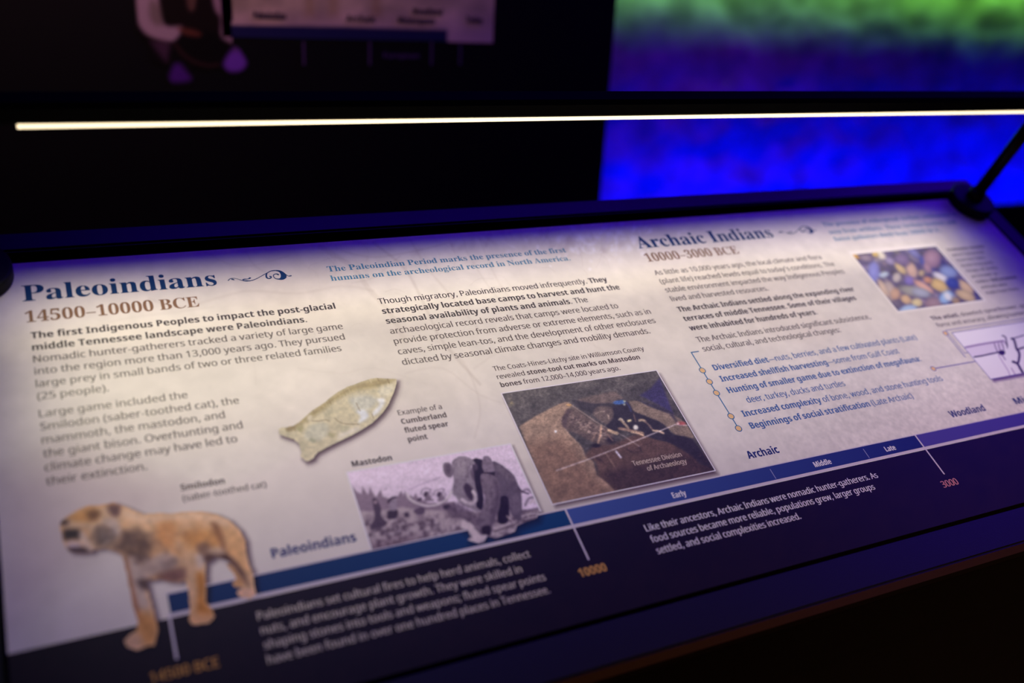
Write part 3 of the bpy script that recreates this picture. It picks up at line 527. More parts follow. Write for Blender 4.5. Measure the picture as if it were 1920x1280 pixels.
def wood_floor():
    m = material('dark_wood_floor', (96, 48, 24), rough=0.5)
    nt = m.node_tree; tc = nt.nodes.new('ShaderNodeTexCoord'); mp = nt.nodes.new('ShaderNodeMapping')
    mp.inputs['Scale'].default_value = (1.2, 14, 1); n = nt.nodes.new('ShaderNodeTexNoise'); n.inputs['Scale'].default_value = 5
    r = nt.nodes.new('ShaderNodeValToRGB'); r.color_ramp.elements[0].color = (0.06, 0.02, 0.008, 1); r.color_ramp.elements[1].color = (0.2, 0.08, 0.03, 1)
    nt.links.new(tc.outputs['Object'], mp.inputs['Vector']); nt.links.new(mp.outputs['Vector'], n.inputs['Vector'])
    nt.links.new(n.outputs['Fac'], r.inputs['Fac']); nt.links.new(r.outputs['Color'], nt.nodes['Principled BSDF'].inputs['Base Color'])
    return m

# ------------------------------------------------------------------ room shell
bm = bmesh.new(); box(bm, -4, 6, -4, WALL_Y + 0.3, -0.1, 0.0)
fl = tag(bm_obj('floor', bm, wood_floor()), kind='structure', label='dark brown floor in front of the reader rail')
bm = bmesh.new(); box(bm, -4, 6, -4, WALL_Y + 0.3, 3.2, 3.3)
tag(bm_obj('ceiling', bm, M_BOARD), kind='structure', label='black ceiling')
for nm, d in (('wall_left', (-4.1, -4, -4, WALL_Y + 0.3, 0, 3.2)), ('wall_right', (6, 6.1, -4, WALL_Y + 0.3, 0, 3.2)), ('wall_front', (-4, 6, -4.1, -4, 0, 3.2))):
    tag(box_obj(nm, d, M_BOARD), kind='structure', label='plain black gallery wall')

# rock-textured back wall: real relief
nx, nz = 330, 200
X0, X1, Z0, Z1 = -0.6, 6.0, 0.0, 3.2
gx, gz = np.meshgrid(np.linspace(X0, X1, nx), np.linspace(Z0, Z1, nz))
rel = (fbm(gx * 3.1, gz * 4.0, 3, 3) - 0.5) * 0.06
rid = np.abs(fbm(gx * 6.2 + 3, gz * 9.0, 9, 4) - 0.5)
amp = 1 - 0.6 * np.clip((gz - 0.85) / 0.2, 0, 1)
rel = rel * amp + amp * rid * 0.12 + amp * (fbm(gx * 10, gz * 15, 21, 3) - 0.5) * 0.040
co = np.stack([gx, WALL_Y - rel, gz], -1).reshape(-1, 3)
i = np.arange(nx * nz).reshape(nz, nx)
q = np.stack([i[:-1, :-1], i[:-1, 1:], i[1:, 1:], i[1:, :-1]], -1).reshape(-1, 4)
me = bpy.data.meshes.new('wall_back'); me.from_pydata(co.tolist(), [], q.tolist()); me.update()
me.polygons.foreach_set('use_smooth', [True] * len(me.polygons))
tag(link('wall_back', me, M_ROCK), kind='structure', label='rough rock-textured wall washed with blue light below and green light above')
zt = on_plane(1890, 385, 0.90)[1]
tag(box_obj('baseboard_back', (-0.6, 6.0, 0.90, 0.93, 0.0, zt), M_PLINTH, bevel=0.004), kind='structure', label='low black kick wall along the foot of the rock wall')

# ------------------------------------------------------------------ reader rail
rail = empty('reader_rail', PM, label='long sloping black reader rail holding the printed graphic about two native peoples', cat='exhibit panel')
A0, A1, B0 = -0.039, 1.82, -0.671
T = 0.012
def slab(name, a0, a1, b0, b1, z0, z1, mat, bevel=0.0015, par=rail):
    o = box_obj(name, (a0 * S, a1 * S, b0 * S, b1 * S, z0, z1), mat, None, bevel)
    o.parent = par; return o
panel = slab('graphic_panel', A0, A1, B0, 0.0, -0.010, -0.0003, material('panel_edge_laminate', (30, 22, 24), rough=0.35), 0.0)
slab('bottom_rail', -0.095, 1.868, -0.729, -0.6765, -0.030, 0.0006, M_FRAME, 0.0022)
slab('top_rail', -0.095, 1.868, 0.0235, 0.0600, -0.030, 0.0008, M_FRAME, 0.0022)
slab('side_rail', 1.826, 1.868, -0.675, 0.0215, -0.030, 0.0006, M_SIDE, 0.002)
slab('side_rail', -0.095, -0.0445, -0.675, 0.0215, -0.030, 0.0006, M_SIDE, 0.002)
slab('backing_tray', -0.093, 1.866, -0.728, 0.058, -0.045, -0.011, M_GAP, 0.0)
# cabinet body under the slope (world-upright box, wedge top)
def wedge():
    bm = bmesh.new(); P = []
    for xa in (-0.085 * S, 1.858 * S):
        lo = PO + VY * (-0.700 * S) - NZ * 0.046; hi = PO + VY * (0.05 * S) - NZ * 0.046
        P.append([Vector((xa, lo.y, lo.z)), Vector((xa, hi.y, hi.z)), Vector((xa, hi.y, 0.02)), Vector((xa, hi.y - 0.30, 0.02)), Vector((xa, hi.y - 0.34, lo.z - 0.20)), Vector((xa, lo.y - 0.004, lo.z - 0.085))])
    v = [[bm.verts.new(PM.inverted() @ p) for p in row] for row in P]
    bm.faces.new(v[0]); bm.faces.new(v[1][::-1])
    for k in range(6): bm.faces.new((v[0][k], v[0][(k + 1) % 6], v[1][(k + 1) % 6], v[1][k]))
    return bm
bm_obj('cabinet_body', wedge(), M_BODY, rail)

# ---- printed background: parchment with bare branches, blossom, drop shadows under the pictures
ZB = 0.0
def Z(x0, y0, k, pts): return [(x0 + x / k, y0 + y / k) for x, y in pts]
SPEAR = Z(500, 690, 6.738, [(150,770),(195,752),(240,750),(330,730),(400,690),(480,620),(580,530),(640,495),(700,455),(740,430),(780,390),(900,300),(960,270),(1020,235),(1100,212),(1180,178),(1300,140),(1400,126),(1520,133),(1640,138),(1637,200),(1612,290),(1570,385),(1528,480),(1450,580),(1390,640),(1330,695),(1180,790),(1050,860),(900,930),(760,1000),(650,1060),(612,1100),(590,1140),(540,1165),(490,1172),(430,1112),(440,1060),(430,1010),(405,950),(340,895),(230,862),(165,835)])
EXQ = [(940.3, 738), (1231, 696), (1340, 882), (1036.7, 943)]
MAQ = [(649.8, 886.5), (956.9, 831.5), (1013, 957.5), (697.9, 1026)]
FRINGE = Z(780, 840, 6.737, [(560,1000),(600,1020),(660,1040),(690,1105),(650,1160),(720,1180),(790,1200),(860,1180),(900,1110),(960,1130),(1010,1140),(1090,1110),(1250,1050),(1280,975),(1400,925),(1530,880),(1560,790),(1420,700),(800,800)])
CAT = Z(90, 920, 4.129, [(98,235),(150,195),(240,142),(310,115),(400,112),(468,100),(505,88),(560,108),(620,130),(700,165),(760,185),(850,170),(950,180),(1050,165),(1180,160),(1300,180),(1400,225),(1480,300),(1522,380),(1532,470),(1548,560),(1585,640),(1592,740),(1608,800),(1570,832),(1490,822),(1462,785),(1510,745),(1508,690),(1475,620),(1430,565),(1360,525),(1290,512),(1222,560),(1215,640),(1222,750),(1218,860),(1272,920),(1287,980),(1250,1020),(1120,1037),(1095,1000),(1102,900),(1090,760),(1065,690),(1010,708),(930,702),(860,682),(790,690),(760,700),(775,780),(803,880),(832,1000),(852,1080),(822,1190),(760,1203),(690,1232),(620,1212),(590,1160),(640,1110),(690,1078),(700,1010),(662,900),(640,780),(612,640),(578,500),(500,462),(430,442),(355,452),(335,472),(250,482),(170,474),(140,440),(118,390),(106,330),(94,280)])
CATLEG = Z(90, 920, 4.129, [(1380,560),(1440,560),(1500,640),(1510,720),(1505,745),(1450,745),(1425,715),(1462,680),(1440,640),(1400,600)])
ATL = [at(1785.6, 624.4), at(1859, 709.7)]
ATQ = [(1.4735, -0.3407), (1.6735, -0.3407), (1.6735, -0.4471), (1.4735, -0.4471)]

bg = Canvas(A0, A1, -0.550, 0.0, 0.0017, (231, 221, 211))
n1 = fbm(bg.A * 9, bg.B * 9, 5, 5); n2 = fbm(bg.A * 60, bg.B * 60, 8, 4); n3 = fbm(bg.A * 3, bg.B * 4, 31, 3)
bg.c *= (1 + (n1 - 0.5) * 0.10 + (n2 - 0.5) * 0.07)[..., None]
bg.c *= 1 - np.clip(n3 - 0.5, 0, 1)[..., None] * np.array([0.10, 0.14, 0.16])
# speckle towards the lower right of the Archaic column
sp = fbm(bg.A * 170, bg.B * 170, 77, 2); wgt = np.clip((bg.A - 0.8) * 3, 0, 1) * np.clip((-bg.B - 0.30) * 6, 0, 1)
bg.c *= (1 + (sp - 0.5) * 0.13 * wgt)[..., None]
TWIG = (176, 158, 146)
for pts, w, op in (
    ([(700,455),(745,490),(770,520),(800,580),(830,640),(900,720)], 5, .30), ([(770,450),(800,500),(850,560),(900,620)], 4, .22),
    ([(600,462),(660,500),(690,540),(730,585),(760,640)], 9, .22), ([(640,470),(700,482),(780,470),(840,455)], 3, .25),
    ([(750,480),(700,520),(660,530)], 2, .25), ([(900,450),(930,520),(960,560),(1010,590)], 3, .18),
    ([(280,560),(340,575),(420,555),(470,545),(560,550),(640,536),(700,545)], 5, .16), ([(100,640),(220,600),(330,585),(400,575)], 4, .10),
    ([(820,640),(870,680),(900,760),(890,820)], 4, .16), ([(890,690),(960,650),(1060,660)], 4, .12), ([(760,700),(830,690),(900,740),(960,760)], 3, .16),
    ([(870,450),(880,480),(935,560),(1000,600)], 2, .2), ([(1000,600),(1100,640),(1180,690)], 4, .08), ([(460,470),(480,500),(520,520)], 2, .22), ([(380,470),(450,500),(540,480)], 1.6, .2),
    ([(560,690),(640,700),(700,690),(800,720)], 3, .10), ([(420,600),(470,660),(480,720)], 4, .08)):
    bg.stroke(pts, w, TWIG, soft=1.8, op=op * .75)
rnd = random.Random(4)
for _ in range(90):
    x = rnd.uniform(560, 1140); y = rnd.uniform(440, 640); L_ = rnd.uniform(15, 60); t = rnd.uniform(-1.2, 1.2)
    bg.stroke([(x, y), (x + L_ * .5 * math.cos(t), y + L_ * .4 * math.sin(t)), (x + L_ * math.cos(t + .4), y + L_ * .8 * math.sin(t + .4))], 1.2, TWIG, 1.0, rnd.uniform(.05, .16))
for _ in range(150):    # pale blossom at the head of the second column
    x = rnd.gauss(1130, 60); y = rnd.gauss(450, 18) - (x - 1130) * .07
    bg.ell(x, y, rnd.uniform(2, 7), rnd.uniform(1.5, 5), (250, 243, 245), rnd.uniform(0, 180), .6, rnd.uniform(.2, .6))
for _ in range(60):
    x = rnd.gauss(1000, 90); y = rnd.gauss(455, 14)
    bg.ell(x, y, rnd.uniform(4, 12), rnd.uniform(2, 6), (186, 164, 160), rnd.uniform(0, 180), .7, rnd.uniform(.08, .25))
# soft hill edge behind the caption of the big cat
bg.poly([(120, 1110), (300, 960), (360, 930), (520, 870), (660, 800), (760, 760), (900, 900), (900, 1100), (100, 1250)], (236, 222, 216), soft=12, op=.45)
bg.poly([(0, 900), (120, 850), (300, 905), (345, 925), (200, 1020), (0, 1180)], (196, 172, 176), soft=40, op=.45)  # very soft mauve patch, darker, at the lower left
SH = (62, 38, 50)
bg.poly(SPEAR, SH, soft=5, op=.85, off=(4, 5)); bg.poly(SPEAR, SH, soft=9, op=.35, off=(6, 6))
bg.poly(EXQ, SH, soft=6, op=.85, off=(6, 7)); bg.poly(MAQ, SH, soft=6, op=.85, off=(6, 4), erode=2)
bg.poly(CAT, SH, soft=6, op=.75, off=(9, 4))
sh = [(1.383, -0.12), (1.617, -0.12), (1.617, -0.279), (1.383, -0.279)]
X_, Y_ = bg.X, bg.Y; bg.X, bg.Y = bg.A, bg.B
bg.poly([(1.388, -.120), (1.618, -.120), (1.618, -.280), (1.388, -.280)], (242, 232, 226), soft=.003, op=.9)
bg.poly(ATQ, (60, 24, 96), soft=.004, op=.8, off=(.001, -.0065))
bg.X, bg.Y = X_, Y_
bg.build('parchment_print', ZB, panel, M_PRINT)
ft = Canvas(A0, A1, B0, -0.550, 0.0030, (22, 13, 14))
ft.grain(.05, .25, 6); ft.poly(CAT, (8, 5, 6), soft=8, op=.7, off=(8, 6))
ft.build('footer_print', ZB, panel, M_PRINT)
# white margin line and timeline band
def strip(name, a0, a1, b0, b1, z, mat, sk=0): return flat_poly(name, [[(a0, b0), (a1, b0), (a1 + sk, b1), (a0 + sk, b1)]], z, mat, panel)
I_MARG = ink('pale_margin_ink', (214, 200, 210))
strip('margin_line', 0.112, A1, -0.5492, -0.5450, ZB + .00002, I_MARG); strip('margin_line', 0.112, A1, -0.5225, -0.5205, ZB + .00002, I_MARG)
for a0, a1, c0, c1 in ((0.1150, 0.6025, (8, 48, 96), (4, 62, 112)), (0.6045, 1.2285, (66, 88, 156), (26, 38, 104)), (1.2305, A1, (76, 66, 146), (66, 50, 150))):
    bd = Canvas(a0, a1, -0.5450, -0.5222, 0.0013, c0)
    t = ((bd.A - a0) / (a1 - a0))[..., None]; bd.c = np.array(c0) * (1 - t) + np.array(c1) * t
    bd.poly(FRINGE, (6, 14, 40), soft=9, op=.8, off=(5, 8)); bd.poly(CAT, (6, 8, 24), soft=6, op=.8, off=(9, 4))
    tag(bd.build('timeline_band', ZB + .00003, panel, M_PRINT), label='blue band of the printed timeline')
for a in (0.1125, 0.6025, 1.2288):
    w = .0021; strip('timeline_tick', a - .0005, a + w, -0.5965, -0.522 if a > .2 else -0.5492, ZB + .00004, I_MARG)
I_THIN = ink('faint_tick_ink', (150, 150, 190))
for a in (0.936, 1.116): strip('period_tick', a, a + .0011, -0.5435, -0.5265, ZB + .00004, I_THIN)

# ---- lettering
KEY = {}
TEXT = {
 'head': [
  (0.0054, 0.2493, -0.0708, 'Paleoindians'),
  (0.9511, 1.2471, -0.0681, 'Archaic Indians'),
 ],
 'yr': [
  (0.0062, 0.2193, -0.1082, '14500–10000 BCE'),
  (0.9514, 1.147, -0.1009, '10000–3000 BCE'),
 ],
 'A': [
  (0.0106, 0.4016, -0.1367, '*The first Indigenous Peoples to impact the post-glacial'),
  (0.0106, 0.3555, -0.1564, '*middle Tennessee landscape were Paleoindians.'),
  (0.0106, 0.4019, -0.1761, 'Nomadic hunter-gatherers tracked a variety of large game'),
  (0.0106, 0.3994, -0.1958, 'into the region more than 13,000 years ago. They pursued'),
  (0.0106, 0.3893, -0.2155, 'large prey in small bands of two or three related families'),
  (0.0106, 0.0897, -0.2352, '(25 people).'),
  (0.0106, 0.1787, -0.2617, 'Large game included the'),
  (0.0106, 0.2383, -0.2811, 'Smilodon (saber-toothed cat), the'),
  (0.0106, 0.2171, -0.3006, 'mammoth, the mastodon, and'),
  (0.0106, 0.235, -0.3201, 'the giant bison. Overhunting and'),
  (0.0106, 0.2247, -0.3395, 'climate change may have led to'),
  (0.0106, 0.1172, -0.359, 'their extinction.'),
 ],
 'smi': [
  (0.1495, 0.199, -0.3959, '*Smilodon'),
  (0.1495, 0.245, -0.4107, '(saber-toothed cat)'),
 ],
 'ex': [
  (0.4344, 0.4964, -0.3366, 'Example of a'),
  (0.4344, 0.4981, -0.3512, '*Cumberland'),
  (0.4344, 0.4957, -0.3658, '*fluted spear'),
  (0.4344, 0.4612, -0.3804, '*point'),
 ],
 'mas': [
  (0.3531, 0.4051, -0.4035, '*Mastodon'),
 ],
 'B': [
  (0.4664, 0.8554, -0.1364, 'Though migratory, Paleoindians moved infrequently. *They'),
  (0.4664, 0.8692, -0.156, '*strategically located base camps to harvest and hunt the'),
  (0.4664, 0.8002, -0.1755, '*seasonal availability of plants and animals.* The'),
  (0.4664, 0.847, -0.1951, 'archaeological record reveals that camps were located to'),
  (0.4664, 0.8985, -0.2146, 'provide protection from adverse or extreme elements, such as in'),
  (0.4664, 0.8971, -0.2342, 'caves, simple lean-tos, and the development of other enclosures'),
  (0.4664, 0.8763, -0.2537, 'dictated by seasonal climate changes and mobility demands.'),
 ],
 'C': [
  (0.5933, 0.8487, -0.2854, 'The Coats-Hines-Litchy site in Williamson County'),
  (0.5933, 0.8331, -0.3004, 'revealed *stone-tool cut marks on Mastodon'),
  (0.5933, 0.7903, -0.3154, '*bones* from 12,000–14,000 years ago.'),
 ],
 'int': [
  (0.4095, 0.8114, -0.0627, 'The Paleoindian Period marks the presence of the first'),
  (0.4095, 0.8108, -0.0818, 'humans on the archeological record in North America.'),
 ],
 'D': [
  (0.9505, 1.3161, -0.1329, 'As little as 10,000 years ago, the local climate and flora'),
  (0.9505, 1.3336, -0.1532, '(plant life) reached levels equal to today’s conditions. The'),
  (0.9505, 1.342, -0.1734, 'stable environment impacted the way Indigenous Peoples'),
  (0.9505, 1.1518, -0.1937, 'lived and harvested resources.'),
  (0.9505, 1.3332, -0.2178, '*The Archaic Indians settled along the expanding river'),
  (0.9505, 1.3219, -0.2384, '*terraces of middle Tennessee. Some of their villages'),
  (0.9505, 1.2163, -0.259, '*were inhabited for hundreds of years.'),
  (0.9505, 1.3205, -0.2842, 'The Archaic Indians introduced significant subsistence,'),
  (0.9505, 1.237, -0.3035, 'social, cultural, and technological changes:'),
 ],
 'E': [
  (0.9483, 1.3847, -0.3424, '*Diversified diet*—nuts, berries, and a few cultivated plants (Late)'),
  (0.9483, 1.3243, -0.3652, '*Increased shellfish harvesting*—some from Gulf Coast'),
  (0.9483, 1.3569, -0.388, '*Hunting of smaller game due to extinction of megafauna:'),
  (0.9704, 1.168, -0.4107, 'deer, turkey, ducks and turtles'),
  (0.9483, 1.3694, -0.4335, '*Increased complexity* of bone, wood, and stone hunting tools'),
  (0.9483, 1.2818, -0.4562, '*Beginnings of social stratification* (Late Archaic)'),
 ],
 'tl': [
  (0.9133, 0.9701, -0.504, '*Archaic'),
  (1.3272, 1.4078, -0.505, '*Woodland'),
  (0.2313, 0.3299, -0.5058, '*Paleoindians'),
  (1.482, 1.625, -0.505, '*Mississippian'),
 ],
 'per': [
  (0.7627, 0.7847, -0.5392, '*Early'),
  (1.0134, 1.0457, -0.5392, '*Middle'),
  (1.1554, 1.1759, -0.5392, '*Late'),
 ],
 'F': [
  (0.6993, 1.1087, -0.5773, 'Like their ancestors, Archaic Indians were nomadic hunter-gatherers. As'),
  (0.6993, 1.0898, -0.5941, 'food sources became more reliable, populations grew, larger groups'),
  (0.6993, 0.9374, -0.6109, 'settled, and social complexities increased.'),
 ],
 'G': [
  (0.2005, 0.5311, -0.5751, 'Paleoindians set cultural fires to help herd animals, collect'),
  (0.2005, 0.5131, -0.592, 'nuts, and encourage plant growth. They were skilled in'),
  (0.2005, 0.538, -0.6089, 'shaping stones into tools and weapons; fluted spear points'),
  (0.2005, 0.5366, -0.6258, 'have been found in over one hundred places in Tennessee.'),
 ],
 'num': [
  (0.5826, 0.6213, -0.6161, '*10000'),
  (1.211, 1.2436, -0.6175, '3000'),
  (0.0858, 0.1523, -0.6152, '14500 BCE'),
 ],
 'td': [
  (0.7298, 0.8105, -0.4788, 'Tennessee Division'),
  (0.7472, 0.8127, -0.4908, 'of Archaeology'),
 ],
 'aint': [
  (1.3793, 1.7437, -0.0503, 'The presence of widespread Archaic settlements is'),
  (1.3798, 1.7233, -0.0718, 'seen from artifacts. These Archaic hunters and'),
  (1.3792, 1.6625, -0.0915, 'forest gatherers dwelt from 10000 BCE.'),
 ],
 'shell': [
  (1.6335, 1.7378, -0.1458, '*Freshwater mussels'),
  (1.6335, 1.723, -0.1606, 'were harvested'),
  (1.6335, 1.712, -0.1755, 'from the rivers'),
  (1.6335, 1.7237, -0.1903, 'by the thousands.'),
  (1.6335, 1.7211, -0.2051, 'Heaps of shells'),
  (1.6335, 1.7077, -0.2199, 'are known as'),
  (1.6335, 1.7488, -0.2348, 'middens. *Shell ornaments'),
  (1.6335, 1.7064, -0.2496, 'and tools were'),
  (1.6335, 1.7279, -0.2644, 'made from them.'),
 ],
 'atl': [
  (1.452, 1.8, -0.3068, '*The atlatl,* doweled spearthrower, greatly extended'),
  (1.452, 1.8, -0.3234, 'force and accuracy, allowing hunters to throw farther'),
 ],
}
TB = [
 ('heading', 'head', 0, 1, .0286, I_NAVY, 'serif'), ('heading', 'head', 1, 2, .0286, I_NAVY, 'serif'),
 ('year_range', 'yr', 0, 1, .0192, I_BROWN, 'serif'), ('year_range', 'yr', 1, 2, .0192, I_BROWN, 'serif'),
 ('paragraph', 'A', 0, 2, .0110, I_BLACK, 'regular'), ('paragraph', 'A', 2, 6, .0110, I_GREY, 'regular'), ('paragraph', 'A', 6, 12, .0110, I_GREY, 'regular'),
 ('caption', 'smi', 0, 2, .0088, I_GREY, 'regular'), ('caption', 'ex', 0, 4, .0084, I_GREY, 'regular'), ('caption', 'mas', 0, 1, .0086, I_BLACK, 'regular'),
 ('paragraph', 'B', 0, 3, .0110, I_BLACK, 'regular'), ('paragraph', 'B', 3, 7, .0110, I_GREY, 'regular'),
 ('caption', 'C', 0, 3, .0085, I_GREY, 'regular'), ('introduction', 'int', 0, 2, .0112, I_BLUE, 'serif'),
 ('paragraph', 'D', 0, 4, .0110, I_GREY, 'regular'), ('paragraph', 'D', 4, 7, .0110, I_BLACK, 'regular'), ('paragraph', 'D', 7, 9, .0110, I_GREY, 'regular'),
 ('list_text', 'E', 0, 6, .0112, I_STEEL, 'regular'), ('period_name', 'tl', 0, 1, .0128, I_DEEP, 'regular'), ('period_name', 'tl', 1, 2, .0128, I_DEEP, 'regular'),
 ('period_name', 'tl', 2, 3, .0128, I_DEEP, 'regular'), ('period_name', 'tl', 3, 4, .0128, I_DEEP, 'regular'),
 ('period_name', 'per', 0, 1, .0088, I_WHITE, 'regular'), ('period_name', 'per', 1, 2, .0088, I_WHITE, 'regular'), ('period_name', 'per', 2, 3, .0088, I_WHITE, 'regular'),
 ('footer_text', 'F', 0, 3, .0098, I_WHITE, 'regular'), ('footer_text', 'G', 0, 4, .0098, I_CREAMT, 'regular'),
 ('year_mark', 'num', 0, 1, .0112, I_AMBER, 'regular'), ('year_mark', 'num', 1, 2, .0112, I_PINK, 'regular'), ('year_mark', 'num', 2, 3, .0112, I_AMBER, 'regular'),
 ('introduction', 'aint', 0, 3, .0112, I_BLUE, 'serif'), ('caption', 'shell', 0, 9, .0082, I_GREY, 'regular'), ('caption', 'atl', 0, 2, .0092, I_GREY, 'regular')]
for nm, k, i0, i1, cap, mat, base in TB:
    text_block(nm, TEXT[k][i0:i1], cap, mat, panel, ZB + .00008, base)

# flourish after each heading: tapering curls
def ribbon(pts, ws, k=8):
    P = catmull(pts, False, k); W = np.interp(np.linspace(0, 1, len(P)), np.linspace(0, 1, len(ws)), ws)
    L1, L2 = [], []
    for i, p in enumerate(P):
        d = np.array(P[min(i + 1, len(P) - 1)]) - np.array(P[max(i - 1, 0)]); d = d / (np.hypot(*d) + 1e-9); nrm = np.array([-d[1], d[0]])
        L1.append(p + nrm * W[i] / 2); L2.append(p - nrm * W[i] / 2)
    return L1, L2
FL = [([(330,435),(380,390),(450,378),(530,390),(640,425),(740,438),(860,430),(980,385),(1080,330),(1200,265),(1300,215),(1400,202)], [14,14,12,10,12,26,16,14,12,14,16,20]),
      ([(1400,202),(1500,225),(1570,290),(1580,345),(1540,385),(1480,398),(1400,385),(1355,340),(1360,300),(1410,282),(1450,290),(1470,310)], [16,40,80,90,60,26,16,12,14,20,30,24]),
      ([(1600,270),(1640,300),(1680,325),(1720,328),(1760,318)], [10,14,12,20,22]),
      ([(1210,265),(1190,310),(1200,360),(1240,385),(1290,375),(1300,345),(1260,335)], [12,26,28,22,20,20,26]),
      ([(660,415),(700,400),(770,395),(820,380),(825,360)], [24,20,12,24,36]),
      ([(400,400),(440,405),(475,420)], [14,30,12])]
def flourish(shift):
    V, F = [], []
    for pts, ws in FL:
        q = [at(400 + x / 12, 490 + y / 12) for x, y in pts]; k = 1 / 12 * 0.000757
        a, b = ribbon(q, [w * k * 1.5 for w in ws]); n = len(V); m = len(a)
        V += [((p[0] + shift[0]) * S, (p[1] + shift[1]) * S, ZB + .00006) for p in a] + [((p[0] + shift[0]) * S, (p[1] + shift[1]) * S, ZB + .00006) for p in b]
        F += [(n + i, n + i + 1, n + m + i + 1, n + m + i) for i in range(m - 1)]
    me = bpy.data.meshes.new('flourish'); me.from_pydata(V, [], F); me.update()
    return link('flourish', me, I_NAVY, panel)
flourish((0, 0)); f0 = at(426.3, 526.7); f1 = at(1460, 437.5)
flourish((f1[0] - f0[0], f1[1] - f0[1]))

# bullet line of the list: teal line with five tan dots, and the two callout lines by the drawing
def line(name, pts, w, z, mat):
    out = []
    for p, q_ in zip(pts, pts[1:]):
        d = np.array(q_) - np.array(p); d = d / np.hypot(*d); n_ = np.array([-d[1], d[0]]) * w / 2; p2 = np.array(p) - d * w / 2; q2 = np.array(q_) + d * w / 2
        out.append([tuple(p2 + n_), tuple(q2 + n_), tuple(q2 - n_), tuple(p2 - n_)])
    V, F = [], []
    for quad in out:
        n = len(V); V += [(x * S, y * S, z) for x, y in quad]; F.append((n + 3, n + 2, n + 1, n))
    me = bpy.data.meshes.new(name); me.from_pydata(V, [], F); me.update(); return link(name, me, mat, panel)
def dot(name, a, b, r, z, mat, n=24):
    return flat_poly(name, [[(a + r * math.cos(2 * math.pi * i / n), b + r * math.sin(2 * math.pi * i / n)) for i in range(n)]], z, mat, panel)
bl = at(1296, 660.5); br = at(1309, 658); bb = at(1384, 803)
line('list_line', [(br[0], bl[1]), bl, (bl[0], bb[1])], .0019, ZB + .00005, I_LINE)
for px, py in ((1315.5, 694.5), (1329, 715.5), (1343, 736.5), (1370.5, 780), (1384.5, 803)):
    b_ = at(px, py)[1]; dot('list_dot', bl[0], b_, .0058, ZB + .00006, I_LINE); dot('list_dot', bl[0], b_, .0044, ZB + .00007, I_DOT)
I_CALL = ink('lilac_line_ink', (128, 116, 168))
c2 = at(1750, 691); line('callout_line', [c2, (1.473, c2[1])], .0022, ZB + .00004, I_CALL)
dot('list_dot', c2[0], c2[1], .0056, ZB + .00006, I_CALL); dot('list_dot', c2[0], c2[1], .004, ZB + .00007, I_DOT)
c1 = at(1772.7, 624.7); line('callout_line', [c1, (c1[0], at(1815, 668)[1])], .0022, ZB + .00004, I_CALL)
dot('list_dot', c1[0], c1[1], .0056, ZB + .00006, I_CALL); dot('list_dot', c1[0], c1[1], .004, ZB + .00007, I_DOT)

# ---- excavation photograph
ea = [at(*p) for p in EXQ]; a0, a1 = .5897, .8480; b0, b1 = -.5105, -.3265
ex = Canvas(a0, a1, b0, b1, .0008, (74, 66, 62))
U = (ex.A - a0) / (a1 - a0); V_ = (ex.B - b0) / (b1 - b0)
ex.c *= (1 - 0.25 * (1 - V_))[..., None]; ex.grain(.35, .35, 2, oct=4); ex.grain(.05, .25, 12)
rr = random.Random(7)
for _ in range(160):
    x = rr.uniform(945, 1180); y = rr.uniform(705, 800); t = rr.uniform(-.6, .6); L_ = rr.uniform(2, 7)
    ex.stroke([(x, y), (x + L_ * math.cos(t), y + L_ * math.sin(t))], .7, rr.choice([(104, 92, 70), (112, 104, 96), (44, 38, 38)]), .6, .5, False)
for _ in range(14): ex.ell(rr.gauss(957, 5), rr.gauss(756, 4), 2, 1.2, (128, 112, 70), 0, .6, .5)
ex.poly(Z(900, 660, 4.17, [(760,375),(830,350),(920,333),(1000,315),(1060,308),(1100,345),(1120,360),(1050,390),(960,400),(880,402),(800,390)]), (98, 78, 68), 1.5, .9, True)
ex.poly(Z(900, 660, 4.17, [(715,375),(800,385),(880,400),(960,402),(1040,400),(1060,430),(1020,480),(900,482),(830,460),(780,440)]), (46, 40, 42), 1.5, .95, True)
ex.poly(Z(1080, 690, 6.4, [(600,400),(640,396),(740,395),(900,470),(1040,515),(1150,550),(1290,640),(1400,790),(1390,840),(1200,800),(1080,700),(1000,640),(900,600),(800,560),(700,520),(650,470)]), (122, 98, 78), 1.0, .95, True)
ex.poly([(1150, 832), (1116, 835), (1097, 856), (1116, 866), (1125, 895), (1145, 906), (1160, 923), (1345, 886), (1320, 850), (1240, 822), (1200, 812)], (84, 56, 44), 3, 1, True)
ex.poly([(1150, 880), (1200, 868), (1300, 845), (1345, 886), (1160, 925), (1120, 900)], (50, 32, 30), 10, .8, True)
ex.poly([(1121, 762), (1147, 764), (1152, 780), (1146, 796), (1128, 790), (1112, 776)], (96, 76, 66), 1.5, .9, True)
ex.poly([(1133, 806), (1150, 782), (1149, 760), (1165, 749), (1180, 755), (1188, 771), (1205, 778), (1236, 791), (1250, 800), (1262, 814), (1296, 824), (1330, 872), (1312, 868), (1290, 846), (1262, 832), (1230, 824), (1205, 816), (1170, 808)], (38, 32, 38), 1.6, 1, True)
ex.poly([(1241, 820), (1268, 816), (1298, 822), (1345, 886), (1290, 850)], (34, 26, 34), 2, .95)
ex.poly([(1200, 741), (1221, 727), (1237, 708), (1262, 775), (1240, 762), (1220, 751)], (44, 36, 84), 2.5, .9)
ex.poly([(1240, 762), (1262, 775), (1275, 800), (1255, 776), (1215, 760), (1196, 750)], (40, 34, 50), 2, .8)
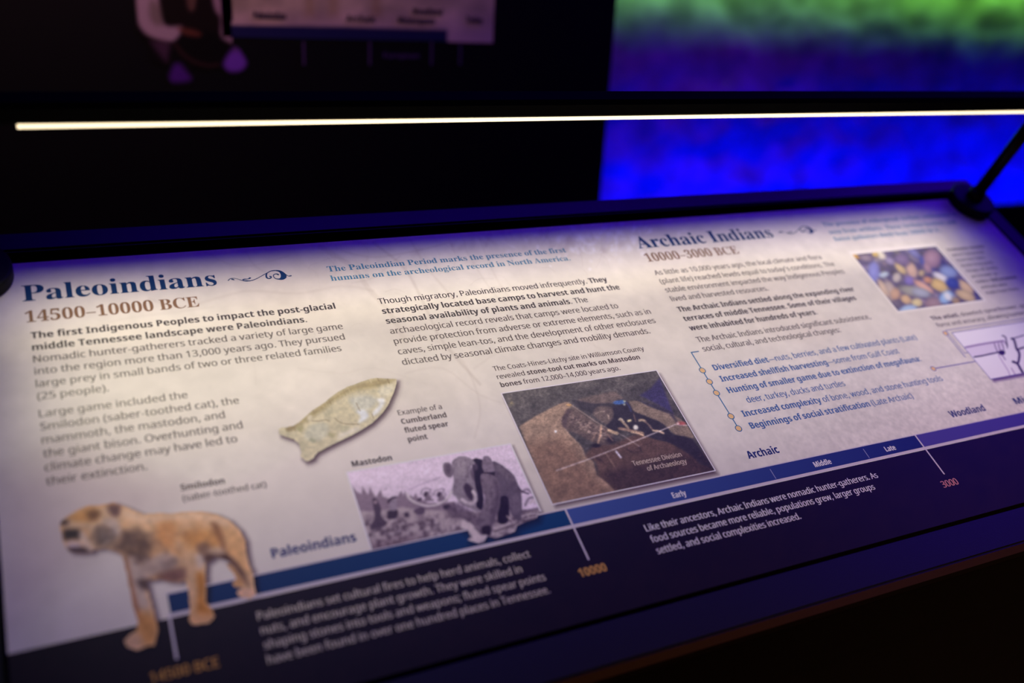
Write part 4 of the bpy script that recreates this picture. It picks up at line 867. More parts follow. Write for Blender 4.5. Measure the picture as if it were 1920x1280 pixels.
mound = Z(930, 690, 9.143, [(430,970),(500,930),(560,898),(660,830),(760,780),(880,715),(1000,655),(1100,605),(1190,578),(1240,585),(1290,615),(1275,680),(1225,730),(1205,800),(1130,850),(1125,960),(1200,1060),(1262,1130)]) + [(1089, 837), (1097, 856), (1112, 864), (1119, 890), (1138, 905), (1154, 921), (1037, 948), (974, 800)]
ex.poly(mound, (142, 110, 84), 1.1, 1)
ex.poly([(985, 830), (1050, 820), (1080, 840), (1097, 870), (1115, 890), (1154, 925), (1037, 948), (1000, 880)], (112, 76, 54), 14, .75)
ex.stroke([(1053, 784), (1057, 800), (1067, 814), (1089, 837), (1097, 856)], 2.2, (170, 134, 104), 1.4, .7)
ex.poly([(1064, 766), (1058, 775), (1053, 786), (1054, 797), (1060, 803), (1068, 799), (1070, 780), (1074, 770)], (70, 50, 50), 1.5, .85, True)
ex.poly([(1068, 772), (1078, 766), (1098, 780), (1122, 797), (1140, 806), (1150, 815), (1140, 832), (1110, 828), (1080, 812), (1062, 804)], (92, 70, 60), 2, .85, True)
for _ in range(230):
    u = rr.random(); v = rr.random(); x = 1062 + u * 66 + v * 12; y = 776 + u * 26 + v * 24
    t = rr.uniform(-.9, .7); L_ = rr.uniform(1.5, 5)
    ex.stroke([(x, y), (x + L_ * math.cos(t), y + L_ * math.sin(t))], rr.uniform(.7, 1.6), rr.choice([(160, 128, 108), (134, 104, 88), (176, 148, 126), (48, 36, 38), (60, 44, 44)]), .5, .8, False)
ex.stroke([(1068, 757), (1092, 773), (1118, 791), (1137, 802), (1143, 806)], 1.8, (160, 130, 108), .6, .8, False)
ex.stroke([(1070, 762), (1108, 790), (1124, 799)], 2.4, (108, 84, 72), .8, .8, False)
ex.ell(1067, 759, 5, 2, (206, 150, 78), 5, .3); ex.ell(1118, 835, 9, 4, (24, 16, 22), 0, .4); ex.ell(1144, 825, 8, 6, (34, 24, 30), 0, .5)
for pts, w, c in (
    ([(1127,799),(1126,812),(1121.5,830)],3.6,(184,138,104)), ([(1119,810),(1114,818),(1110,825)],2,(160,122,96)), ([(1133,804),(1142,818),(1149,826)],2.4,(118,86,72)),
    ([(1141,806),(1150,810),(1157,812)],5.5,(200,160,116)), ([(1161,803),(1182,807),(1205,812)],5,(150,112,86)), ([(1184,810),(1196,812),(1206,816)],3.2,(192,152,112)),
    ([(1163,786),(1170,793),(1178,802)],4.4,(158,130,98)), ([(1160,787),(1164,784),(1170,790)],2,(200,178,148)), ([(1199,788),(1205,787),(1210,790)],4.2,(178,146,108)), ([(1210,790),(1217,797),(1223,805)],3.4,(112,86,74)),
    ([(1225,807),(1235,808),(1244,812)],3.6,(200,162,124)), ([(1139,777),(1141,780),(1141,785)],2,(190,160,130)), ([(1116,775),(1124,772),(1134,771)],1.1,(176,150,124)), ([(1188,776),(1192,790)],1.8,(120,86,70)),
    ([(1178,789),(1182,788)],4.4,(206,184,120)), ([(1136,850),(1144,862),(1153,876)],1.4,(150,112,84)), ([(1130,866),(1118,858)],5,(60,38,34)),
    ([(1160,812),(1180,824),(1199,837)],.9,(176,150,140)), ([(1199,838),(1204,848)],.9,(24,18,24)), ([(1174,842),(1186,848),(1204,845)],.8,(36,24,28)), ([(1154,828),(1186,848)],.7,(40,26,28)), ([(1186,846),(1200,838),(1226,828)],.7,(50,32,32))):
    ex.stroke(pts, w, c, .7, .95)
ex.ell(1192, 801, 4.6, 4.4, (226, 212, 196), 0, .3); ex.ell(1161, 754, 11, 4, (46, 88, 168), -5, .25); ex.ell(1171, 752, 2, 2, (180, 190, 150), 0, .4); ex.ell(1170.5, 758, 2.2, 2, (150, 160, 150), 0, .4)
ex.stroke([(1174, 754), (1180, 762), (1183, 770)], 3, (48, 52, 100), 1, .8)
ex.stroke([(1043, 882), (1100, 862), (1180, 831), (1268, 795)], 1.7, (214, 190, 190), .6, .95, False)
ex.ell(1277, 793.5, 9, 3.6, (176, 70, 66), 0, .25); ex.ell(1271, 794, 2.6, 2.6, (232, 190, 180), 0, .3); ex.stroke([(1272, 797), (1290, 797)], 1, (220, 190, 190), .5)
ex.stroke([(1155, 846), (1164, 857)], 3.6, (194, 184, 206), .5, .95, False); ex.ell(1041.8, 808.7, 2, 2.6, (220, 222, 226), 0, .3)
for _ in range(120):
    x = rr.uniform(1260, 1335); y = rr.uniform(850, 895); ex.ell(x, y, 1.4, .9, (96, 54, 46), 0, .6, .5)
ex.blur(1.1); ex.grain(.10, .22, 91); ex.grain(.28, .18, 92, stretch=(1, 1.6)); ex.grain(.7, .13, 44, oct=2); ex.c = ex.c * .9 + ex.c.mean(-1, keepdims=True) * .30 + 14
photo = ex.build('photograph_print', ZB + .00004, panel, M_PRINT)
def border(name, a0, a1, b0, b1, w, z, mat):
    return flat_poly(name, [[(a0 - w, b0 - w), (a1 + w, b0 - w), (a1 + w, b1 + w), (a0 - w, b1 + w)], [(a0, b0), (a0, b1), (a1, b1), (a1, b0)]], z, mat, panel)
I_EDGE = ink('picture_edge_ink', (236, 226, 232))
border('photograph_border', a0, a1, b0, b1, .0016, ZB + .00006, I_EDGE)
text_block('photograph_credit', TEXT['td'], .0077, ink('tan_credit_ink', (214, 190, 170)), panel, ZB + .00008)

# ---- mastodon picture, cut out along its lower edge
a0, a1, b0, b1 = .3440, .5693, -.560, -.4098
mc = Canvas(a0, a1, b0, b1, .0008, (226, 206, 222))
mc.c *= (1 + (fbm(mc.X * .01, mc.Y * .08, 3, 3) - .5) * .10)[..., None]
k3 = lambda p: Z(640, 880, 8, p); k2 = lambda p: Z(780, 840, 6.737, p)
mc.poly(k3([(165,250),(230,330),(300,370),(315,250),(345,300),(400,380),(430,260),(465,330),(520,410),(590,300),(620,400),(700,430),(800,470),(900,310),(930,400),(950,320),(990,430),(1040,380),(1080,420),(1110,350),(1150,420),(1300,500),(1500,500),(1700,480),(1760,700),(1760,800),(300,640),(200,640)]), (136, 116, 130), 1.2, .95)
gnd = k3([(230,620),(450,630),(700,600),(900,560),(1200,600),(1700,620),(2600,640),(3200,560),(3400,1300),(300,1500)])
mc.poly(gnd, (178, 160, 164), 2, 1)
mm = np.clip((mc.Y - (960 - (mc.X - 700) * .03)) / 20, 0, 1) * np.clip((fbm(mc.X * .10, mc.Y * .12, 15, 4) - .44) * 5, 0, 1)
mc._mix(mm * .8, (84, 66, 80), 1)
mm = np.clip((fbm(mc.X * .22, mc.Y * .22, 19, 3) - .5) * 4, 0, 1) * np.clip((mc.Y - 955) / 30, 0, 1); mc._mix(mm * .5, (206, 190, 192), 1)
mm = np.clip((mc.Y - (1010 - (mc.X - 690) * .19)) / 18, 0, 1) * np.clip((820 - mc.X) / 60, 0, 1); mc._mix(mm * .5, (96, 70, 84), 1)
for pts, c in (([(470,440),(520,440),(590,560),(600,700),(690,800),(600,870),(440,880),(440,830),(500,720),(480,560)], (78, 62, 78)),
               ([(700,620),(830,600),(850,660),(820,730),(700,740),(690,680)], (60, 46, 60)), ([(730,480),(780,440),(830,430),(820,600),(730,600)], (150, 134, 148)),
               ([(690,480),(740,420),(820,400),(830,420),(760,450),(710,510)], (60, 44, 60)), ([(1100,600),(1200,560),(1250,590),(1240,660),(1150,680),(1090,640)], (92, 74, 92)),
               ([(1530,540),(1600,520),(1640,550),(1600,600),(1540,590)], (56, 42, 60)), ([(950,650),(1010,650),(1010,710),(950,710)], (70, 54, 70)), ([(1140,450),(1200,420),(1200,460),(1150,470)], (60, 44, 60))):
    mc.poly(k3(pts), c, 1.2, .95, True)
mc.ell(640 + 510 / 8, 880 + 490 / 8, 3, 3, (176, 150, 160), 0, .4)
for cx, cy, sx in ((1285, 372, 1), (1485, 376, -1)):      # two hunters, arms raised, beyond the tusk
    mc.stroke(k3([(cx - 85, cy + 10), (cx - 80, cy - 50), (cx - 25 * sx, cy - 88), (cx + 60, cy - 74), (cx + 30, cy - 40)]), 1.5, (92, 74, 92), .7, .75)
    mc.stroke(k3([(cx + 50, cy - 30), (cx + 85, cy - 5), (cx + 60, cy + 40)]), 1.6, (96, 78, 96), .7, .7)
    mc.poly(k3([(cx - 55, cy + 10), (cx - 30, cy - 38), (cx + 15, cy - 34), (cx + 40, cy), (cx + 62, cy + 50), (cx + 100, cy + 95), (cx - 40, cy + 100), (cx - 30, cy + 50)]), (116, 98, 112), 1.4, .85, True)
    mc.poly(k3([(cx - 50, cy + 14), (cx - 34, cy - 32), (cx + 6, cy - 36), (cx + 14, cy - 8), (cx - 16, cy + 34)]), (62, 46, 62), 1.0, .85, True)
    mc.ell(640 + (cx + 16) / 8, 880 + (cy + 10) / 8, 2.4, 1.6, (150, 132, 142), 30, .5, .8)
mc.stroke(k3([(1000, 310), (1250, 200), (1490, 115)]), .9, (140, 112, 140), .5, .9, False)
mc.stroke(k3([(640, 310), (690, 275)]), 1, (120, 100, 120), .5, .9, False)
# the animal
mc.poly(k2([(960,170),(1060,200),(1180,290),(1240,350),(1280,440),(1312,510),(1330,600),(1340,780),(1330,900),(1270,910),(1200,830),(1172,760),(1150,940),(1050,945),(1030,800),(960,600),(940,300)]), (104, 90, 104), .8, 1, True)
mc.poly(k2([(1050,640),(1120,600),(1168,640),(1180,760),(1160,930),(1045,945),(1030,800)]), (34, 22, 40), 1, .95, True)
mc.poly(k2([(1180,640),(1260,580),(1310,640),(1320,780),(1240,820),(1180,740)]), (124, 108, 122), 3, .7, True)
mc.poly(k2([(1060,220),(1180,300),(1240,400),(1200,430),(1080,330),(1010,240)]), (126, 112, 122), 3, .7, True)
mc.stroke(k2([(1300,500),(1340,545),(1420,575)]), 2.2, (70, 54, 72), .7)
mc.poly(k2([(345,200),(400,180),(450,215),(468,270),(458,350),(430,372),(380,350),(348,290)]), (122, 106, 118), .8, 1, True)
mc.poly(k2([(375,220),(420,215),(440,260),(420,330),(385,310)]), (88, 72, 88), 2, .6, True)
mc.poly(k2([(700,150),(760,125),(850,150),(860,300),(995,300),(995,355),(850,325),(835,480),(855,640),(845,780),(760,790),(750,500),(730,350)]), (38, 26, 44), 1, 1)
mc.poly(k2([(850,112),(900,98),(945,130),(972,200),(988,290),(900,302),(850,282),(832,200)]), (136, 120, 134), .8, 1, True)
mc.poly(k2([(720,190),(770,200),(780,260),(740,280)]), (96, 80, 96), 1.5, .8, True)
mc.poly(k2([(455,175),(500,130),(560,103),(660,115),(730,160),(745,200),(690,230),(720,330),(740,400),(745,480),(775,560),(782,660),(745,720),(810,780),(780,805),(660,745),(560,695),(500,612),(455,560),(478,400),(458,300)]), (146, 132, 142), .8, 1, True)
mc.poly(k2([(640,440),(720,520),(720,640),(690,660),(640,600),(600,500)]), (54, 38, 56), 2, .85, True)
mc.poly(k2([(700,240),(740,260),(740,420),(690,330)]), (84, 68, 84), 2, .75, True)
mc.poly(k2([(520,180),(600,150),(650,220),(620,330),(540,320)]), (172, 158, 164), 5, .6, True)
mc.poly(k2([(830,320),(1000,355),(1062,480),(1066,640),(1052,760),(1000,900),(962,1000),(950,1100),(830,1105),(762,955),(790,850),(852,720),(862,600),(822,450)]), (126, 110, 122), .8, 1, True)
mc.poly(k2([(980,400),(1050,480),(1050,700),(960,960),(930,1000),(960,800),(1010,600)]), (84, 68, 84), 4, .7, True)
mc.poly(k2([(830,1000),(930,980),(940,1090),(850,1110)]), (34, 22, 36), 2, .9, True)
mc.stroke(k2([(720,545),(745,600),(742,665),(705,700),(640,690),(580,650)]), 6.0, (206, 190, 196), .8); mc.stroke(k2([(735,600),(735,665),(705,705),(640,700)]), 2, (150, 132, 142), 1, .6)
mc.stroke(k3([(1650,330),(1605,420),(1500,500),(1380,540),(1250,543),(1120,500),(1030,440),(985,370)]), 4.2, (210, 196, 200), .8); mc.stroke(k3([(1600,450),(1500,520),(1380,562),(1250,562),(1120,518)]), 1.4, (120, 100, 114), .8, .7)
mc.poly(k2([(440,720),(560,700),(700,800),(800,900),(760,980),(600,900),(480,880),(380,800)]), (96, 78, 94), 5, .7, True)
mc.poly(k2([(590,900),(640,930),(700,950),(760,1040),(800,1090),(900,1095),(880,1150),(790,1200),(720,1182),(650,1162),(705,1120),(660,1040),(560,1005)]), (214, 196, 198), 1.5, .95, True)
for pts in ([(960,1080),(1040,1060),(1120,1030)], [(1000,1120),(1090,1090),(1240,1045)], [(980,1010),(1060,990),(1180,950)], [(1150,860),(1200,900),(1250,950)], [(1340,860),(1440,830),(1530,830)], [(1380,900),(1480,870),(1530,860)], [(1440,700),(1490,640),(1500,690)]):
    mc.stroke(k2(pts), 3.2, (206, 188, 190), 1.2, .9)
for pts in ([(1000,1050),(1100,1020),(1300,940)], [(960,1130),(1060,1130),(1150,1080)], [(1350,800),(1450,780),(1540,760)], [(1380,720),(1420,640),(1480,620)], [(1340,930),(1500,890)], [(1330,560),(1400,520),(1460,560)]):
    mc.stroke(k2(pts), 4, (40, 26, 40), 1.8, .45)
mc._mix(np.clip((fbm(mc.X * .22, mc.Y * .16, 63, 3) - .52) * 4, 0, 1) * np.clip((mc.X - 835) / 10, 0, 1) * np.clip((200 - mc.c.mean(-1)) / 40, 0, 1), (70, 54, 70), .35)
mc.blur(.8); mc.grain(.22, .07, 8); mc.grain(.5, .06, 4, oct=2); mc.c = (mc.c - 120) * 1.12 + 124
mc.cut([[(640, 880), (956.9, 831.5), (1013, 957.5), (985, 958), (870, 991), (698, 1030)], FRINGE])
mc.build('mastodon_picture', ZB + .00005, panel, M_PRINT)
line('picture_edge', [(.3435, -.5180), (.3435, -.4098), (.5693, -.4098), (.5693, -.5165)], .0022, ZB + .00007, I_EDGE)

# ---- spear point picture
pa = [at(*p) for p in SPEAR]; a0, a1 = min(p[0] for p in pa) - .002, max(p[0] for p in pa) + .002; b0, b1 = min(p[1] for p in pa) - .002, max(p[1] for p in pa) + .002
sp_ = Canvas(a0, a1, b0, b1, .0007, (214, 202, 168)); k6 = lambda p: Z(500, 690, 6.738, p)
sp_._mix(np.clip((fbm(sp_.X * .06, sp_.Y * .06, 2, 4) - .45) * 3, 0, 1), (190, 182, 150), .6)
sp_.poly(k6([(240,750),(400,690),(580,530),(780,390),(1020,235),(1180,178),(1400,126),(1640,138),(1500,220),(1300,260),(1150,280),(1000,330),(850,420),(700,540),(520,660),(380,760),(260,790)]), (158, 138, 88), 5, .8)
sp_.poly(k6([(1050,380),(1250,340),(1400,400),(1300,520),(1160,560),(1080,480)]), (206, 204, 190), 5, .9, True)
sp_.poly(k6([(560,720),(740,690),(780,800),(700,900),(560,920),(470,860)]), (204, 200, 178), 4, .9, True)
sp_.poly(k6([(1400,390),(1480,380),(1490,440),(1420,560),(1340,600),(1350,540),(1420,460)]), (240, 240, 242), 3, .9, True)
sp_.poly(k6([(1140,540),(1240,530),(1290,600),(1240,660),(1160,690),(1180,610)]), (232, 234, 240), 3, .9, True)
sp_.poly(k6([(1440,240),(1560,210),(1600,260),(1540,350),(1420,340)]), (228, 220, 196), 4, .8, True)
sp_.poly(k6([(920,820),(1160,730),(1180,780),(900,900)]), (232, 224, 214), 5, .7)
for pts in ([(570,665),(660,668),(740,655),(790,668)], [(860,630),(920,680),(1010,705),(1160,708)], [(1330,580),(1350,630)], [(1130,440),(1180,540)]): sp_.stroke(k6(pts), 1.4, (128, 108, 76), .8, .8)
for pts, c in (([(560,880),(620,900),(600,940),(540,910)], (160, 158, 128)), ([(790,810),(870,830),(840,880),(780,850)], (176, 166, 124)), ([(400,720),(470,740),(440,810),(390,780)], (168, 160, 112)), ([(250,755),(360,735),(340,780),(270,800)], (142, 122, 84)), ([(520,600),(570,600),(560,650),(520,650)], (236, 226, 204)), ([(940,740),(1050,730),(1020,790),(940,800)], (188, 182, 150))):
    sp_.poly(k6(pts), c, 2.5, .75, True)
for i in range(60):
    t = rr.random(); j = int(t * 24); p = SPEAR[3 + j % 17]; L_ = rr.uniform(5, 13)
    sp_.stroke([p, (p[0] + L_ * .5, p[1] + L_)], 1.5, rr.choice([(134, 114, 72), (220, 206, 168), (178, 158, 112)]), 1.0, .45, False)
sp_.grain(.18, .12, 9); sp_.cut([SPEAR]); sp_.build('spear_point_picture', ZB + .00005, panel, M_PRINT)

# ---- sabre-toothed cat picture
pa = [at(*p) for p in CAT]; a0, a1 = min(p[0] for p in pa) - .002, max(p[0] for p in pa) + .002; b0, b1 = min(p[1] for p in pa) - .002, max(p[1] for p in pa) + .002
ct = Canvas(a0, a1, b0, b1, .0009, (232, 186, 140)); k4 = lambda p: Z(90, 920, 4.129, p)
ct._mix(np.clip((fbm(ct.X * .03, ct.Y * .03, 41, 4) - .45) * 3, 0, 1), (214, 150, 92), .6)
D = (66, 46, 46); G_ = (188, 166, 158); O = (206, 132, 52)
for pts, c, sf, op in (
    ([(1030,330),(1200,300),(1340,300),(1340,440),(1200,470),(1060,420)], O, 14, .55), ([(850,250),(960,230),(1000,330),(960,430),(860,400)], (222, 150, 84), 12, .7),
    ([(600,150),(760,200),(950,190),(1180,170),(1380,230),(1360,260),(1100,210),(760,240),(600,200)], (246, 208, 172), 8, .8),
    ([(1260,250),(1320,260),(1370,400),(1400,560),(1350,520),(1330,400)], (120, 76, 48), 7, .8), ([(1370,300),(1480,330),(1520,500),(1560,640),(1480,600),(1400,480)], (236, 180, 120), 8, .8),
    ([(560,330),(700,300),(800,380),(790,480),(740,550),(660,520),(560,470),(480,450),(540,400)], D, 12, .7), ([(640,500),(760,520),(900,480),(1000,520),(960,600),(820,660),(720,690),(640,640)], G_, 8, .85),
    ([(700,520),(760,500),(720,560)], D, 4, .8), ([(850,650),(980,600),(1060,600),(1050,690),(930,705),(870,690)], (110, 70, 66), 6, .85), ([(880,560),(980,520),(1010,560),(920,620)], (120, 100, 96), 6, .6),
    ([(600,540),(640,520),(700,640),(760,800),(810,960),(760,1000),(690,900),(640,760)], (214, 190, 176), 6, .9), ([(590,540),(615,540),(650,700),(700,900),(735,1010),(700,1010),(650,860)], (150, 84, 50), 4, .8),
    ([(690,690),(800,690),(810,760),(720,760)], (46, 30, 34), 5, .75), ([(690,960),(790,930),(850,1080),(820,1185),(740,1190),(690,1110)], (210, 146, 78), 16, .9), ([(600,1150),(700,1100),(730,1180),(680,1225),(610,1200)], (226, 178, 140), 5, .9),
    ([(1080,560),(1160,560),(1200,700),(1190,880),(1120,900),(1100,740)], (224, 180, 140), 6, .8), ([(1150,640),(1210,660),(1215,860),(1280,940),(1240,980),(1150,960),(1160,800)], O, 6, .95),
    ([(1110,950),(1270,950),(1280,990),(1240,1020),(1120,1030)], (232, 172, 120), 5, .8), ([(1150,420),(1230,400),(1260,470),(1200,520),(1160,470)], (120, 90, 76), 6, .8), ([(1200,520),(1290,470),(1400,500),(1500,600),(1560,740),(1520,700),(1430,580),(1330,530),(1230,560)], (70, 44, 40), 5, .85),
    ([(1230,460),(1320,430),(1380,480),(1300,500)], (208, 176, 150), 5, .8), ([(1140,500),(1190,500),(1210,560),(1170,600)], (226, 206, 198), 4, .8),
    ([(1430,600),(1510,690),(1500,745),(1430,740),(1440,690),(1400,610)], (216, 160, 104), 4, .9), ([(1500,760),(1600,770),(1600,815),(1480,815)], (240, 190, 160), 4, .9),
    # head
    ([(100,240),(240,150),(400,120),(540,150),(560,330),(480,440),(360,450),(300,300),(140,290)], (216, 178, 140), 5, .9), ([(160,210),(300,135),(400,150),(380,230),(240,240)], (206, 146, 78), 6, .9),
    ([(310,160),(380,150),(400,190),(340,230),(310,200)], (92, 56, 36), 5, .75), ([(95,235),(150,225),(150,260),(100,265)], (40, 26, 30), 3, .95), ([(470,110),(560,110),(550,190),(510,200),(470,160)], (84, 52, 54), 5, .85),
    ([(118,305),(180,296),(250,302),(246,345),(252,378),(190,372),(128,384)], (30, 20, 22), 5, .95), ([(150,400),(240,400),(250,445),(150,440)], (214, 190, 196), 4, .9), ([(150,445),(330,440),(320,480),(180,478)], (44, 26, 40), 3, .95),
    ([(360,300),(440,270),(540,330),(500,400),(420,430),(360,400)], (84, 68, 64), 10, .7), ([(420,230),(520,220),(560,310),(520,370),(480,280)], (204, 182, 172), 6, .8), ([(240,320),(280,320),(350,450),(320,465),(260,400)], (232, 202, 180), 3, .95)):
    ct.poly(k4(pts), c, sf / 4.129 * 2.6, op, True)
for _ in range(260):
    x = rr.gauss(690, 70); y = rr.gauss(420, 60); t = rr.uniform(.5, 1.5); L_ = rr.uniform(20, 60)
    ct.stroke(k4([(x, y), (x + L_ * math.cos(t), y + L_ * math.sin(t))]), 1.8, rr.choice([(60, 40, 38), (214, 170, 120), (150, 110, 84), (40, 26, 28)]), 1, .5, False)
for _ in range(90):
    x = rr.gauss(450, 40); y = rr.gauss(340, 40); t = rr.uniform(1.8, 2.6); L_ = rr.uniform(20, 50)
    ct.stroke(k4([(x, y), (x + L_ * math.cos(t), y + L_ * math.sin(t))]), 1.8, rr.choice([(50, 36, 36), (206, 184, 170), (110, 90, 84)]), 1, .5, False)
for _ in range(220):
    x = rr.uniform(560, 1100); y = rr.uniform(300, 660); t = rr.uniform(.2, 1.2); L_ = rr.uniform(20, 60)
    ct.stroke(k4([(x, y), (x + L_ * math.cos(t), y + L_ * math.sin(t))]), 1.3, rr.choice([(96, 70, 62), (222, 198, 182), (190, 136, 92)]), 1, .3, False)
ct.blur(2.0); ct.grain(.08, .12, 10); ct.cut([CAT, CATLEG]); ct.build('sabre_toothed_cat_picture', ZB + .00007, panel, M_PRINT)

# ---- shell photograph
a0, a1, b0, b1 = 1.3925, 1.6125, -.2757, -.1300
se = Canvas(a0, a1, b0, b1, .0014, (96, 86, 118)); k7 = lambda p: Z(1590, 450, 7.111, p)
se._mix(np.clip((se.X - 1700) / 120, 0, 1), (28, 34, 112), .9); se._mix(np.clip((fbm(se.X * .08, se.Y * .12, 71, 3) - .5) * 4, 0, 1), (120, 106, 120), .4)
for _ in range(150):
    q_ = (rr.uniform(1598, 1845), rr.uniform(462, 586)); v = rr.uniform(70, 190)
    se.ell(q_[0], q_[1], rr.uniform(4, 11), rr.uniform(3, 6), (v, v * rr.uniform(.84, .98), v * rr.uniform(.8, 1.15)), rr.uniform(10, 50), .3, .8)
for cx, cy, rx, ry, an, c in (
    (100,215,50,22,30,(226,170,60)), (345,430,72,130,0,(146,148,222)), (420,190,90,45,35,(246,232,206)), (360,190,40,30,20,(226,190,90)), (480,460,60,35,-15,(206,222,236)), (560,280,60,40,30,(160,146,180)),
    (700,380,90,40,45,(226,196,130)), (850,400,60,100,-25,(226,186,158)), (720,260,90,60,20,(128,108,142)), (650,500,50,60,20,(214,200,186)), (820,540,60,50,0,(136,118,196)), (980,440,36,40,0,(206,178,126)),
    (1050,320,120,50,50,(64,80,180)), (1120,250,100,110,-30,(170,132,150)), (1060,370,40,70,-30,(180,140,150)), (1340,420,110,70,20,(140,160,212)), (1250,500,120,36,30,(246,240,248)), (1210,600,120,66,25,(228,190,106)),
    (1060,530,50,40,20,(216,150,100)), (1010,620,140,40,32,(232,176,146)), (900,690,200,60,14,(168,164,146)), (970,700,110,50,14,(172,176,190)), (770,790,70,50,30,(228,186,130)), (920,835,66,50,10,(238,214,146)),
    (560,680,70,130,-20,(206,184,168)), (470,640,40,120,-30,(226,196,164)), (630,720,60,70,0,(216,170,130)), (800,920,110,50,-10,(176,204,240)), (1140,840,110,70,0,(158,126,126)), (1310,760,90,70,-40,(156,196,242)), (1330,750,40,60,-40,(236,240,248)),
    (1570,620,120,50,38,(226,190,136)), (1570,740,130,56,25,(216,184,126)), (1440,810,50,40,20,(168,136,88)), (650,850,60,50,0,(110,98,110)), (240,240,70,40,10,(150,132,140)), (1390,570,80,60,20,(40,60,150)), (880,170,90,40,40,(120,120,176)), (560,90,60,30,0,(220,200,190))):
    se.ell(1590 + cx / 7.111 + 1.5, 450 + cy / 7.111 + 2, rx / 7.111 * 1.08, ry / 7.111 * 1.08, (52, 44, 76), an, .3, .6)
    se.ell(1590 + cx / 7.111, 450 + cy / 7.111, rx / 7.111 * 1.12, ry / 7.111 * 1.12, c, an, .22)
    se.ell(1590 + cx / 7.111 - 1, 450 + cy / 7.111 - 1, rx / 14, ry / 16, tuple(min(255, v + 26) for v in c), an, .6, .7)
se.blur(1.5); se.c = se.c * .82 + np.array((132, 124, 140)) * .18; se.build('shell_photograph_print', ZB + .00004, panel, M_PRINT)

# ---- line drawing of a hand on a spear thrower
(a0, b1), (a1, b0) = ATQ[0], ATQ[2]
aa, ab = at(1785.6, 624.4); ac, ad = at(1859, 709.7)
a0, b1, b0 = aa, ab, ad; a1 = a0 + .20
dr = Canvas(a0, a1, b0, b1, .0011, (246, 236, 246)); k9 = lambda p: Z(1780, 600, 10.667, p); LN = (44, 22, 70)
dr.poly(k9([(330,555),(900,440),(1100,420),(1100,600),(960,640),(500,730),(420,690)]), (226, 208, 232), 1, .7)
dr.stroke(k9([(320,545),(600,490),(900,440),(1080,415)]), 3.2, (140, 108, 160), 1, .9); dr.stroke(k9([(500,735),(640,715),(800,680),(1000,640),(1090,640)]), 2.6, LN, .7)
dr.ell(1780 + 1050 / 10.667, 600 + 650 / 10.667, 6, 4.5, LN, 0, .3)
for p in ([(900,470),(930,560),(960,620)], [(980,460),(1000,560),(1020,600)], [(1040,440),(1080,540),(1090,590)], [(1100,430),(1150,500),(1160,560)]): dr.stroke(k9(p), 1.4, (90, 60, 110), .8)
dr.stroke(k9([(1060,310),(1120,340),(1140,420),(1160,520)]), 2, LN, .8); dr.stroke(k9([(1250,370),(1290,390),(1320,480),(1340,560),(1390,640),(1400,720),(1380,840)]), 4, LN, 1)
dr.stroke(k9([(1270,365),(1400,330),(1493,300)]), 1.6, LN, .8); dr.stroke(k9([(1350,590),(1493,545)]), 3, LN, .8); dr.stroke(k9([(1270,830),(1360,870),(1420,970),(1493,1090)]), 4, LN, .8)
dr.stroke(k9([(980,690),(1080,860),(1180,1020),(1210,1120)]), .9, (150, 110, 170), .7); dr.stroke(k9([(1050,690),(1120,790)]), 1.5, (120, 84, 140), .8); dr.stroke(k9([(1240,960),(1320,1090)]), 1.1, (140, 100, 160), .8)
dr.build('drawing_print', ZB + .00005, panel, M_PRINT)
line('drawing_frame', [(a1, b0 - .0008), (a0 - .0008, b0 - .0008), (a0 - .0008, b1 + .0012), (a1, b1 + .0012)], .0016, ZB + .00006, I_CALL)
line('drawing_frame', [(a1, b1 + .008), (a0 - .010, b1 + .008), (a0 - .010, b1 - .046), (a0, b1 - .046)], .0016, ZB + .00005, I_CALL)

# ------------------------------------------------------------------ lamp over the rail
lamp = empty('rail_light', PM @ Matrix.Translation((0, 0, 0)), label='slim black bar lamp with glowing warm strip, held above the reader rail on arms', cat='lamp')
def lobj(name, bm, mat, smooth=False): return bm_obj(name, bm, mat, lamp, smooth)
for ha in (-0.049, 1.800):
    bm = bmesh.new(); r = 0.0475 * S
    lathe(bm, [(r * .99, 0.0009), (r, 0.002), (r, 0.0125), (r * .985, 0.0145), (r * .93, 0.0155), (r * .25, 0.0165)], 72, (ha * S, -0.0225 * S))
    hub = lobj('mounting_disc', bm, M_FIX, False)
    bm = bmesh.new(); cyl(bm, (ha * S, -0.0225 * S, 0.0150), (ha * S, -0.0225 * S, 0.030), 0.0135, 0.0100, 32); c = bm_obj('arm_collar', bm, M_FIX, hub, True)
    bm = bmesh.new(); cyl(bm, (ha * S, -0.0225 * S, 0.016), (ha * S, -0.0225 * S, (LED_H + .012) * S), 0.0088, 0.0088, 32); lobj('support_arm', bm, M_FIX, True)
# housing: extruded profile, closed above and behind, diffuser on its lower front corner
def extrude(name, prof, mat, a0, a1):
    bm = bmesh.new()
    v = [[bm.verts.new((a * S, b * S, h * S)) for b, h in prof] for a in (a0, a1)]; n = len(prof)
    bm.faces.new(v[0]); bm.faces.new(v[1][::-1])
    for k in range(n): bm.faces.new((v[0][k], v[0][(k + 1) % n], v[1][(k + 1) % n], v[1][k]))
    return lobj(name, bm, mat)
extrude('lamp_housing', [(LED_B, LED_H), (LED_B, LED_H + .006), (LED_B - .007, LED_H + .0065), (LED_B - .009, LED_H + .010), (LED_B - .009, LED_H + .028), (LED_B - .004, LED_H + .034), (LED_B + .016, LED_H + .034), (LED_B + .018, LED_H + .030), (LED_B + .018, LED_H + .002), (LED_B + .012, LED_H), ], M_HOUSE, -0.062, 1.822)
arc = [(LED_B - .0092 * math.cos(math.radians(t)), LED_H + .0065 - .0098 * math.sin(math.radians(t))) for t in (0, 12, 24, 36, 46, 54)] + [(LED_B - .0002, LED_H - .0016)]
